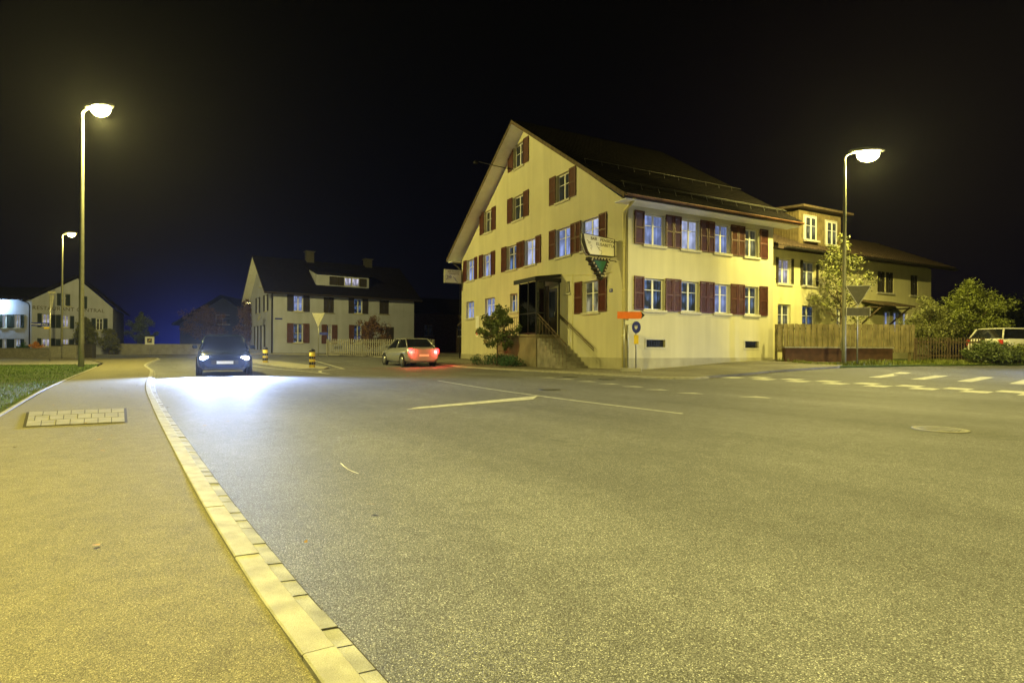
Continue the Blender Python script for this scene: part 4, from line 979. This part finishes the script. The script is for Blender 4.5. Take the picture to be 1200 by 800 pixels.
# yield sign and plate seen from behind, by the right lamp
ys = empty('yield_sign', (14.55, 23.8, h(14.5, 23.8) + .03), rad(-6)); tag(ys, 'back of a triangular yield sign with a plate below, before the plank fence', 'sign')
def yz(py): return at(1009, py, 23.8).z - ys.location.z
def tri(w_, zt, zb, y, d_, c=0): return [(-w_, y, zt), (w_, y, zt), (c, y, zb)]
mb = MB(); mb.prism(tri(.53, yz(334.5), yz(359), 0, .02), (0, .02, 0)); p_ = mb.build('triangle', 'sign_back', ys)
def ring(mb, P, wd, y0, y1):
    P = [Vector((a, b)) for a, b in P]; c = sum(P, Vector((0, 0))) / len(P); Q = [p + (c - p).normalized() * wd for p in P]; n = len(P)
    for i in range(n): j = (i + 1) % n; mb.prism([(P[i].x, y0, P[i].y), (P[j].x, y0, P[j].y), (Q[j].x, y0, Q[j].y), (Q[i].x, y0, Q[i].y)], (0, y1 - y0, 0))
mb = MB(); ring(mb, [(-.53, yz(334.5)), (.53, yz(334.5)), (0, yz(359))], .05, -.02, -.001); mb.build('rim', 'sign_edge', p_)
mb = MB(); mb.box((-.49, 0, yz(370)), (.49, .02, yz(360.3))); p2 = mb.build('plate', 'sign_back', ys)
mb = MB(); ring(mb, [(-.49, yz(370)), (.49, yz(370)), (.49, yz(360.3)), (-.49, yz(360.3))], .035, -.02, -.001); mb.build('rim', 'sign_edge', p2)
mb = MB(); mb.tube([(-.45, .04, yz(343)), (.3, .04, yz(343))], .02, 6); mb.tube([(-.45, .04, yz(365)), (.3, .04, yz(365))], .02, 6); mb.tube([(0, .06, 0), (0, .06, yz(340))], .03, 8); mb.build('post', 'galvanised', ys)

# sign in front of the white house
q = at(373, 375, 40); yw = empty('yield_sign', (q.x, q.y, h(q.x, q.y))); tag(yw, 'back of a small triangular road sign on a post before the white house', 'sign')
z0 = q.z - h(q.x, q.y)
mb = MB(); mb.tube([(0, .04, 0), (0, .04, z0 + .5)], .03, 6); mb.build('post', 'galvanised', yw)
mb = MB(); mb.prism([(-.45, 0, z0 + .5), (.45, 0, z0 + .5), (0, 0, z0 - .5)], (0, .03, 0)); mb.build('triangle', 'sign_edge', yw)
mb = MB(); mb.box((.1, -.02, z0 - 1.05), (.72, .01, z0 - .86)); mb.build('street_plate', 'sign_blue', yw)

# street name post far left
sp = empty('street_name_sign', (-29.4, 36, h(-29.4, 36)), 0); tag(sp, 'grey post with blue street name plates and a yellow plate on the left lawn', 'sign')
pz = lambda py: at(58, py, 36).z - sp.location.z
mb = MB(); mb.tube([(0, 0, 0), (0, 0, pz(342))], .05, 8); mb.build('post', 'galvanised', sp)
mb = MB(); mb.box((-1.15, -.06, pz(382)), (-.55, -.04, pz(377.8))); p_ = mb.build('name_plate', 'sign_blue', sp); text_mesh('lettering', 'Wiesental', .15, 'sign_white', p_, Matrix.Translation((-.85, -.065, pz(379.9))) @ face_m, .002)
mb = MB(); mb.box((-.54, -.06, pz(382)), (-.03, -.04, pz(378.2))); p_ = mb.build('name_plate', 'sign_blue', sp); text_mesh('lettering', 'strasse', .14, 'sign_white', p_, Matrix.Translation((-.29, -.065, pz(380))) @ face_m, .002)
mb = MB(); mb.box((-.35, -.05, pz(385.3)), (-.03, -.03, pz(383.3))); mb.build('plate', 'sign_yellow', sp)
mb = MB(); mb.box((-.12, -.05, pz(344)), (.3, .05, pz(341.5))); mb.prism([(.1, -.02, pz(346)), (.28, -.02, pz(345)), (.12, -.02, pz(362)), (.05, -.02, pz(362))], (0, .03, 0)); mb.build('bracket', 'sign_edge', sp)

# white square sign before the concrete wall
q = at(175.5, 399, 52); ws = empty('square_sign', (q.x, q.y, h(q.x, q.y))); tag(ws, 'small white square sign with a dark symbol before the concrete wall', 'sign')
z0 = q.z - ws.location.z
mb = MB(); mb.box((-.42, -.03, z0 - .36), (.42, 0, z0 + .36)); fs = mb.build('board', 'sign_white', ws)
mb = MB(); mb.box((-.22, -.036, z0 - .2), (.22, -.031, z0 + .2)); s2 = mb.build('symbol', 'sign_back', fs)
mb = MB(); mb.prism([(-.15, -.04, z0 - .12), (.05, -.04, z0 + .02), (.16, -.04, z0 + .15), (.0, -.04, z0 + .1)], (0, .003, 0)); mb.build('arrow', 'sign_yellow', fs)
mb = MB(); mb.tube([(0, .03, 0), (0, .03, z0 + .3)], .03, 6); mb.build('post', 'galvanised', ws)

# concrete walls, utility boxes, low planter wall on the left
def wall(name, a, b, zt, th, m, label, cat='wall', cap=True):
    a = Vector(a); b = Vector(b); r = empty(name, (a.x, a.y, h(a.x, a.y)), math.atan2(b.y - a.y, b.x - a.x)); tag(r, label, cat); Lw = (b - a).length
    mb = MB(); mb.box((0, -th / 2, -.6), (Lw, th / 2, zt), .01); mb.build('body', m, r)
    if cap: mb = MB(); mb.box((-.04, -th / 2 - .04, zt + .002), (Lw + .04, th / 2 + .04, zt + .06)); mb.build('coping', 'stone_grey', r)
    return r
def wtop(px, py, y): return at(px, py, y)
wall('concrete_wall', (-41.5, 57), (-31.5, 58.6), 1.05, .2, 'concrete', 'long low concrete wall behind the far bend of the road')
wall('concrete_wall', (-31.3, 58.6), (-25, 59.5), 1.35, .2, 'concrete', 'taller right stretch of pale concrete wall behind the bend')
wall('planter_wall', (-46, 46.5), (-35.4, 46.8), .75, .3, 'stone_grey', 'low stone planter wall before the restaurant terrace')
for i, (px, w_, hh, lab) in enumerate(((66, 1.0, 1.0, 'grey utility cabinet, leftmost of the row by the far lamp'), (80, 1.15, 1.1, 'grey utility cabinet, widest and middle one by the far lamp'), (101, .9, 1.15, 'dark utility cabinet just right of the tall lamp post'))):
    p = at(px, 414, 44.2); r = empty('utility_cabinet', (p.x, p.y, h(p.x, p.y)), 0); tag(r, lab, 'utility box', 'utility cabinets by the far lamp')
    mb = MB(); mb.box((-w_ / 2, 0, .08), (w_ / 2, .45, hh), .015); bdy = mb.build('body', 'concrete' if i < 2 else 'sign_back', r)
    mb = MB(); mb.box((-w_ / 2 - .03, -.03, hh + .002), (w_ / 2 + .03, .48, hh + .05)); mb.build('lid', 'sign_back', r)
    mb = MB(); mb.box((-w_ / 2 + .05, -.012, .15), (-.01, -.001, hh - .06)); mb.box((.01, -.012, .15), (w_ / 2 - .05, -.001, hh - .06)); dr_ = mb.build('door', 'sign_edge' if i < 2 else 'sign_back', r)
    mb = MB(); mb.box((-w_ / 2 + .02, .02, 0), (w_ / 2 - .02, .43, .079)); mb.build('base', 'stone_grey', r)

# ------------------------------------------------------------------ fences
def plank_fence(name, a, b, zb, zt, pitch, bw, label, wood='wood_fence', gap=False):
    a = Vector(a); b = Vector(b); d = b - a; Lf = d.length; r = empty(name, (a.x, a.y, 0), math.atan2(d.y, d.x)); tag(r, label, 'fence')
    mb = MB(); k = 0; i = 0
    while k < Lf:
        j = random.uniform(-.015, .015)
        x, y = a.x + d.x * k / Lf, a.y + d.y * k / Lf
        z0 = zb if zb is not None else h(x, y) + .06
        fr = 0 if (i % 2 == 0 or gap) else .05
        mb.box((k, fr - .012, z0), (k + bw, fr + .012, zt + j)); k += pitch; i += 1
    mb.build('boards', wood, r)
    mb = MB(); z0 = (zb if zb is not None else h(b.x, b.y) + .06)
    for z in (z0 + .2, zt - .25): mb.box((0, .066, z), (Lf, .11, z + .08))
    mb.build('rails', wood, r)
    n = max(2, int(Lf / 2.2))
    for q in range(n + 1):
        k = Lf * q / n; mb = MB(); mb.box((k - .045, .112, z0 - .5), (k + .045, .2, zt - .02)); mb.build('post', wood, r)
    return r
wall('garden_wall', (12.15, 25.3), (16.9, 25.25), .62, .3, 'brick_wall', 'low reddish garden wall under the tall plank fence')
plank_fence('plank_fence', (12.1, 25.75), (18.35, 25.95), .88, 2.17, .13, .125, 'tall overlapping plank fence before the annex')
plank_fence('picket_fence', (18.45, 25.8), (21.2, 25.4), None, 1.58, .115, .035, 'low dark picket fence right of the plank fence', 'wood_dark', True)
plank_fence('slat_fence', (-13.6, 41.5), (-5.6, 40.2), None, 1.62, .16, .07, 'pale upright slat fence before the white house garden', 'stone_grey', True)

# ------------------------------------------------------------------ trees, shrubs
def leaf_cloud(mb, centres, per, rad_, size, flat=.8):
    for c, rr in centres:
        for _ in range(int(per * 1.7)):
            v = Vector((random.gauss(0, 1), random.gauss(0, 1), random.gauss(0, 1) * flat)); v = v.normalized() * rr * random.random() ** .45
            p = c + v; s = size * random.uniform(.4, 1.15)
            n = Vector((random.uniform(-1, 1), random.uniform(-1, 1), random.uniform(-.4, 1))).normalized(); t = n.orthogonal().normalized(); t.rotate(Matrix.Rotation(random.uniform(0, 6.28), 3, n)); b = n.cross(t)
            mb.face([p - t * s, p - b * s * .45 + t * s * .1, p + t * s, p + b * s * .45 + t * s * .1])
def tree(name, base, height, rx_, ry_, leafm, label, trunk_h=.3, n_br=14, per=60, size=.06, clump=.32, cat='tree', tr=.06, group=None, spread=1.0, top=1.0):
    r = empty(name, base); tag(r, label, cat, group)
    mb = MB(); cen = []
    zt = height * trunk_h
    lean = Vector((random.uniform(-.1, .1), random.uniform(-.1, .1), 0)) * height * .3
    mb.tube([(0, 0, -.1), (lean.x * .3, lean.y * .3, zt), (lean.x, lean.y, height * .8)], [tr, tr * .8, tr * .15], 8)
    for i in range(n_br):
        t = (i + .5) / n_br; z0 = zt * .7 + (height * .72 - zt * .7) * t
        s0 = Vector((lean.x * t, lean.y * t, z0)); a = i * 2.4 + random.uniform(-.4, .4)
        reach = (math.sin(math.pi * min(1, .25 + t * .72))) * random.uniform(.65, 1.08)
        e_ = s0 + Vector((math.cos(a) * rx_ * reach, math.sin(a) * ry_ * reach, height * .20 * random.uniform(.5, 1.25) * top))
        m_ = s0.lerp(e_, .5) + Vector((0, 0, -.04 * height))
        mb.tube([s0, m_, e_], [tr * .38, tr * .24, tr * .08], 5)
        for q in (.45, .7, .92, 1.05):
            c = s0.lerp(e_, q) + Vector((random.uniform(-1, 1), random.uniform(-1, 1), random.uniform(-.6, 1))) * clump * .6 * spread
            cen.append((c, clump * random.uniform(.6, 1.25)))
    cen.append((Vector((lean.x, lean.y, height * .85)), clump)); cen.append((Vector((lean.x, lean.y, height * .95)), clump * .6))
    mb.build('trunk', 'bark', r)
    mb = MB(); leaf_cloud(mb, cen, per, 1, size); mb.build('crown', leafm, r, normals=False)
    return r
zh = lambda x, y: h(x, y)
tree('street_tree', (15.9, 27.3, .4), 6.4, 1.3, 1.0, 'leaf_pale', 'slender pale leaved tree behind the plank fence by the right lamp', .35, 22, 24, .085, .36, tr=.09)
tree('garden_shrub', (20.2, 27.3, .45), 3.1, 1.35, 1.0, 'leaf_pale', 'bushy yellowish shrub behind the picket fence, left of the taller shrub', .15, 18, 75, .055, .34, cat='shrub', tr=.05)
tree('garden_shrub', (22.4, 27.6, .45), 4.05, 1.75, 1.2, 'leaf_fresh', 'tall bright green shrub behind the picket fence at the right', .15, 26, 90, .07, .42, cat='shrub', tr=.06)
tree('hedge_plant', (20.9, 24.6, .45), .85, 1.3, .5, 'leaf', 'low leafy hedge plant before the parked pale estate car', .1, 16, 60, .06, .26, cat='shrub', tr=.03)
tree('hedge_plant', (22.3, 24.9, .45), .75, 1.3, .5, 'leaf_fresh', 'lower hedge plant at the right edge of the picture', .1, 14, 60, .06, .24, cat='shrub', tr=.03)
# arching shrub and ground cover at the guesthouse entrance
sb = gl(-2.0, 7.7, 0); tree('entrance_shrub', (sb.x, sb.y, h(sb.x, sb.y)), 3.1, 1.15, .9, 'leaf', 'leafy arching shrub left of the guesthouse glass porch', .3, 13, 42, .10, .24, cat='shrub', tr=.04)
gc = gl(-1.9, 7.6, 0); r = empty('ground_cover', (gc.x, gc.y, h(gc.x, gc.y) + .05), ang); tag(r, 'low green ground cover plants at the foot of the porch', 'plant')
mb = MB(); leaf_cloud(mb, [(Vector((random.uniform(-.6, .5), random.uniform(-1.8, 2.0), random.uniform(.05, .35))), .3) for _ in range(34)], 55, 1, .06); mb.build('foliage', 'leaf_deep', r, normals=False)
mb = MB()
for k in range(9): mb.tube([(random.uniform(-.2, .2), -1.6 + k * .4, -.05), (random.uniform(-.4, .4), -1.6 + k * .4, .35)], .012, 5)
mb.build('stems', 'bark', r)
def tpx(px, ytop, ybase, y, halfpx, lab, leafm, cat='tree', name='garden_tree', **k):
    p = at(px, ybase, y); hh = at(px, ytop, y).z - h(p.x, y); return tree(name, (p.x, y, h(p.x, y)), hh, halfpx / F * y, halfpx / F * y, leafm, lab, cat=cat, **k)
tpx(100, 372, 412, 55.5, 12, 'small yellowish tree in front of the restaurant gable', 'leaf_pale', per=45, size=.09, clump=.4, trunk_h=.25)
tpx(128, 385, 412, 56, 12, 'low autumn bush at the right corner of the restaurant', 'leaf_pale', 'shrub', 'garden_shrub', per=40, size=.09, clump=.35, trunk_h=.1)
tpx(165, 365, 410, 61, 14, 'spiky bluish conifer behind the concrete wall', 'leaf', per=50, size=.10, clump=.4, trunk_h=.15)
tpx(238, 358, 408, 63, 24, 'round rust leaved tree left of the white house', 'leaf_rust', per=55, size=.10, clump=.5, trunk_h=.3, n_br=20)
tpx(290, 350, 408, 56, 10, 'dark leafy tree touching the left gable of the white house', 'leaf_rust', per=50, size=.09, clump=.5, trunk_h=.2)
tpx(437, 372, 405, 44, 18, 'dark bush above the slat fence', 'leaf_rust', 'shrub', 'garden_shrub', per=60, size=.08, clump=.4, trunk_h=.2)
tpx(26, 402, 412, 50, 6, 'small green potted plant on the restaurant terrace', 'leaf_deep', 'plant', 'terrace_plant', per=20, size=.07, clump=.2, n_br=7, tr=.02)
tpx(42, 400, 412, 50, 5, 'orange flowering plant on the restaurant terrace', 'flower_orange', 'plant', 'terrace_plant', per=20, size=.07, clump=.2, n_br=7, tr=.02)
tpx(1290, 360, 410, 60, 60, 'dark tree far right behind the parked car', 'leaf', per=60, size=.2, clump=1.2, trunk_h=.2)
tpx(1180, 352, 410, 66, 40, 'dark distant tree right of the annex', 'leaf', per=60, size=.2, clump=1.2, trunk_h=.2)

# fallen leaves by the kerbs
V = []; Fc = []
for _ in range(420):
    if random.random() < .5: k = random.randrange(20, 300); p = KS[min(k, len(KS) - 1)] + Vector((random.gauss(-.3, .9), random.gauss(0, .3), 0)); z = .032 if True else 0
    else: p = Vector((random.uniform(4, 16), random.uniform(19.5, 23.5), 0)); z = .07
    if p.y < 2.5: continue
    s = random.uniform(.012, .035); a = random.uniform(0, 6.28); b = len(V); zz_ = h(p.x, p.y) + z
    for q in range(4): V.append((p.x + math.cos(a + q * 1.57) * s * (1 if q % 2 else .6), p.y + math.sin(a + q * 1.57) * s * (1 if q % 2 else .6), zz_ + random.uniform(0, .012)))
    Fc.append((b, b + 1, b + 2, b + 3))
me = bpy.data.meshes.new('fallen_leaves'); me.from_pydata(V, [], Fc); me.materials.append(MATS['dry_leaf']); tag(link(bpy.data.objects.new('fallen_leaves', me)), 'scattered fallen leaves along the kerbs and pavement', 'leaves', kind='stuff')

# ------------------------------------------------------------------ cars
def car(name, loc, rz_, paint, label, lights='head', estate=False):
    """front towards local -y; 4.3 m long, 1.76 m wide"""
    r = empty(name, loc, rz_); tag(r, label, 'car')
    def ringb(y, w_, zb, zs, zt):   # body section
        return [(-w_ * .8, y, zb), (-w_, y, zb + .12), (-w_ * 1.02, y, zs), (-w_ * .95, y, zt - .06), (-w_ * .8, y, zt), (w_ * .8, y, zt), (w_ * .95, y, zt - .06), (w_ * 1.02, y, zs), (w_, y, zb + .12), (w_ * .8, y, zb)]
    mb = MB(); mb.loft([ringb(-2.13, .62, .30, .46, .58), ringb(-2.02, .76, .22, .5, .70), ringb(-1.75, .84, .18, .55, .80), ringb(-1.1, .87, .18, .6, .93), ringb(-.4, .88, .18, .6, .97), ringb(.8, .88, .18, .6, .99), ringb(1.6, .87, .18, .62, 1.0), ringb(2.0, .82, .22, .62, .98), ringb(2.15, .70, .32, .6, .88)]); bd = mb.build('body', paint, r)
    tail = 2.0 if estate else 1.75; rt = 1.75 if estate else 1.15
    def cab(y, w_, z): return (y, w_, z)
    base = [(-1.05, .78, .95), (tail, .76, .99)]; roof_ = [(-.35, .60, 1.42), (rt, .60, 1.43)]
    P = lambda y, w_, z: [(-w_, y, z), (w_, y, z)]
    mb = MB(); A0 = [(-.78, -1.05, .94), (.78, -1.05, .94), (.76, tail, .98), (-.76, tail, .98)]; B0 = [(-.60, -.32, 1.40), (.60, -.32, 1.40), (.60, rt, 1.41), (-.60, rt, 1.41)]
    mb.loft([A0, B0], smooth=False); mb.build('windows', 'car_glass', r)
    mb = MB(); mb.loft([[(x * 1.02, y, 1.405) for x, y, z in B0], [(x * .98, y * .96, 1.45) for x, y, z in B0], [(x * .8, y * .8, 1.47) for x, y, z in B0]], smooth=False)
    for i, (a, b) in enumerate(zip(A0, B0)): mb.tube([Vector(a) * 1.005, Vector(b) * 1.01], .035, 6)
    for s in (-1, 1): mb.tube([(s * .79, .35, .97), (s * .615, .35, 1.42)], .03, 6)
    mb.build('roof', paint, r)
    for yy in (-1.32, 1.32):
        for s in (-1, 1):
            mb = MB(); mb.M = Matrix.Translation((s * .80, yy, .31)) @ Matrix.Rotation(rad(90), 4, 'Y'); mb.lathe([(.22, -.09), (.31, -.07), (.31, .07), (.22, .10)], 22); wh = mb.build('wheel', 'tyre', r)
            mb = MB(); mb.M = Matrix.Translation((s * .80, yy, .31)) @ Matrix.Rotation(rad(90), 4, 'Y'); mb.lathe([(.20, s * .10), (.20, s * .108), (.05, s * .115)], 16); mb.build('rim', 'rim_alloy', wh)
            mb = MB(); mb.M = Matrix.Translation((s * .865, yy, .33)) @ Matrix.Rotation(rad(90), 4, 'Y'); mb.lathe([(.36, -.03), (.36, .028)], 22); mb.build('wheel_arch', 'tyre', r)
    on = lights == 'head'
    for s in (-1, 1):
        mb = MB(); mb.M = Matrix.Translation((s * .63, -2.03, .62)); mb.loft([[(.14 * math.cos(t), .03 * s * 0 + .02, .075 * math.sin(t)) for t in [math.pi * k / 6 for k in range(12)]], [(.13 * math.cos(t), -.05, .07 * math.sin(t)) for t in [math.pi * k / 6 for k in range(12)]]]); mb.build('headlight', 'headlight_lens' if on else 'bulb_glass', r)
        mb = MB(); mb.box((s * .60, 2.04, .66), (s * .83, 2.12, .92), .02); mb.build('taillight', 'taillight_lens' if lights in ('tail', 'head') else 'sign_red', r)
        mb = MB(); mb.box((s * .86, -.88, .95), (s * 1.03, -.76, 1.08), .03); mb.build('mirror', paint, r)
    mb = MB(); mb.box((-.42, -2.15, .40), (.42, -2.12, .54), .01); mb.build('grille', 'sign_black', r)
    mb = MB(); mb.box((-.62, -2.10, .22), (.62, -2.05, .34), .01); mb.build('air_intake', 'sign_black', r)
    mb = MB(); mb.box((-.26, -2.17, .42), (.26, -2.153, .52)); mb.build('number_plate', 'sign_white', r)
    mb = MB(); mb.box((-.26, 2.15, .52), (.26, 2.165, .63)); mb.build('number_plate', 'sign_white', r)
    return r
ca = car('oncoming_car', (-11.0, 21.6, h(-11, 21.6) - .035), rad(28), 'car_blue', 'dark car coming round the bend with bright bluish headlights')
for s in (-1, 1):
    l = bpy.data.lights.new('headlight_beam', 'SPOT'); l.color = (.42, .56, 1.0); l.energy = 6500; l.spot_size = rad(120); l.spot_blend = .9; l.shadow_soft_size = .08
    o = bpy.data.objects.new('headlight_beam', l); o.location = (s * .63, -2.16, .64); o.rotation_euler = (rad(89), 0, rad(180)); link(o, ca)
cd = car('unseen_light_car', (26.5, 20.6, h(26.5, 20.6) - .035), rad(-84), 'car_silver', 'unseen silver car added beyond the right edge to light the side street')  # out-of-view car added for the cool light across the side street
for s in (-1, 1):
    l = bpy.data.lights.new('headlight_beam', 'SPOT'); l.color = (.55, .66, 1.0); l.energy = 3800; l.spot_size = rad(70); l.spot_blend = .9; l.shadow_soft_size = .08
    o = bpy.data.objects.new('headlight_beam', l); o.location = (s * .63, -2.16, .64); o.rotation_euler = (rad(82), 0, rad(180)); link(o, cd)
cb = car('departing_car', (-5.6, 30.6, h(-5.6, 30.6) - .035), rad(212), 'car_silver', 'silver car driving off past the white house with red tail lights', lights='tail')
for s in (-1, 1):
    l = bpy.data.lights.new('tail_glow', 'POINT'); l.color = (1, .05, .04); l.energy = 60; l.shadow_soft_size = .08
    o = bpy.data.objects.new('tail_glow', l); o.location = (s * .7, 2.3, .75); link(o, cb)
p = at(1212, 420, 25.4); cc = car('parked_car', (p.x, 26.0, .56), rad(100), 'car_white', 'pale estate car parked behind the hedge at the right edge', lights='off', estate=True)

# ------------------------------------------------------------------ thin night haze
hm = bpy.data.materials.new('haze'); hm.use_nodes = True; t = hm.node_tree; t.nodes.clear(); oo = N(t, 'ShaderNodeOutputMaterial'); pv = N(t, 'ShaderNodeVolumePrincipled')
pv.inputs['Density'].default_value = HAZE; pv.inputs['Color'].default_value = (.85, .87, .95, 1); pv.inputs['Anisotropy'].default_value = .75; t.links.new(pv.outputs[0], oo.inputs['Volume']); MATS['haze'] = hm
mb = MB(); mb.box((-120, -40, -3), (120, 130, 30)); tag(mb.build('haze', 'haze'), 'thin damp night air lit by the lamps', 'haze', kind='stuff')
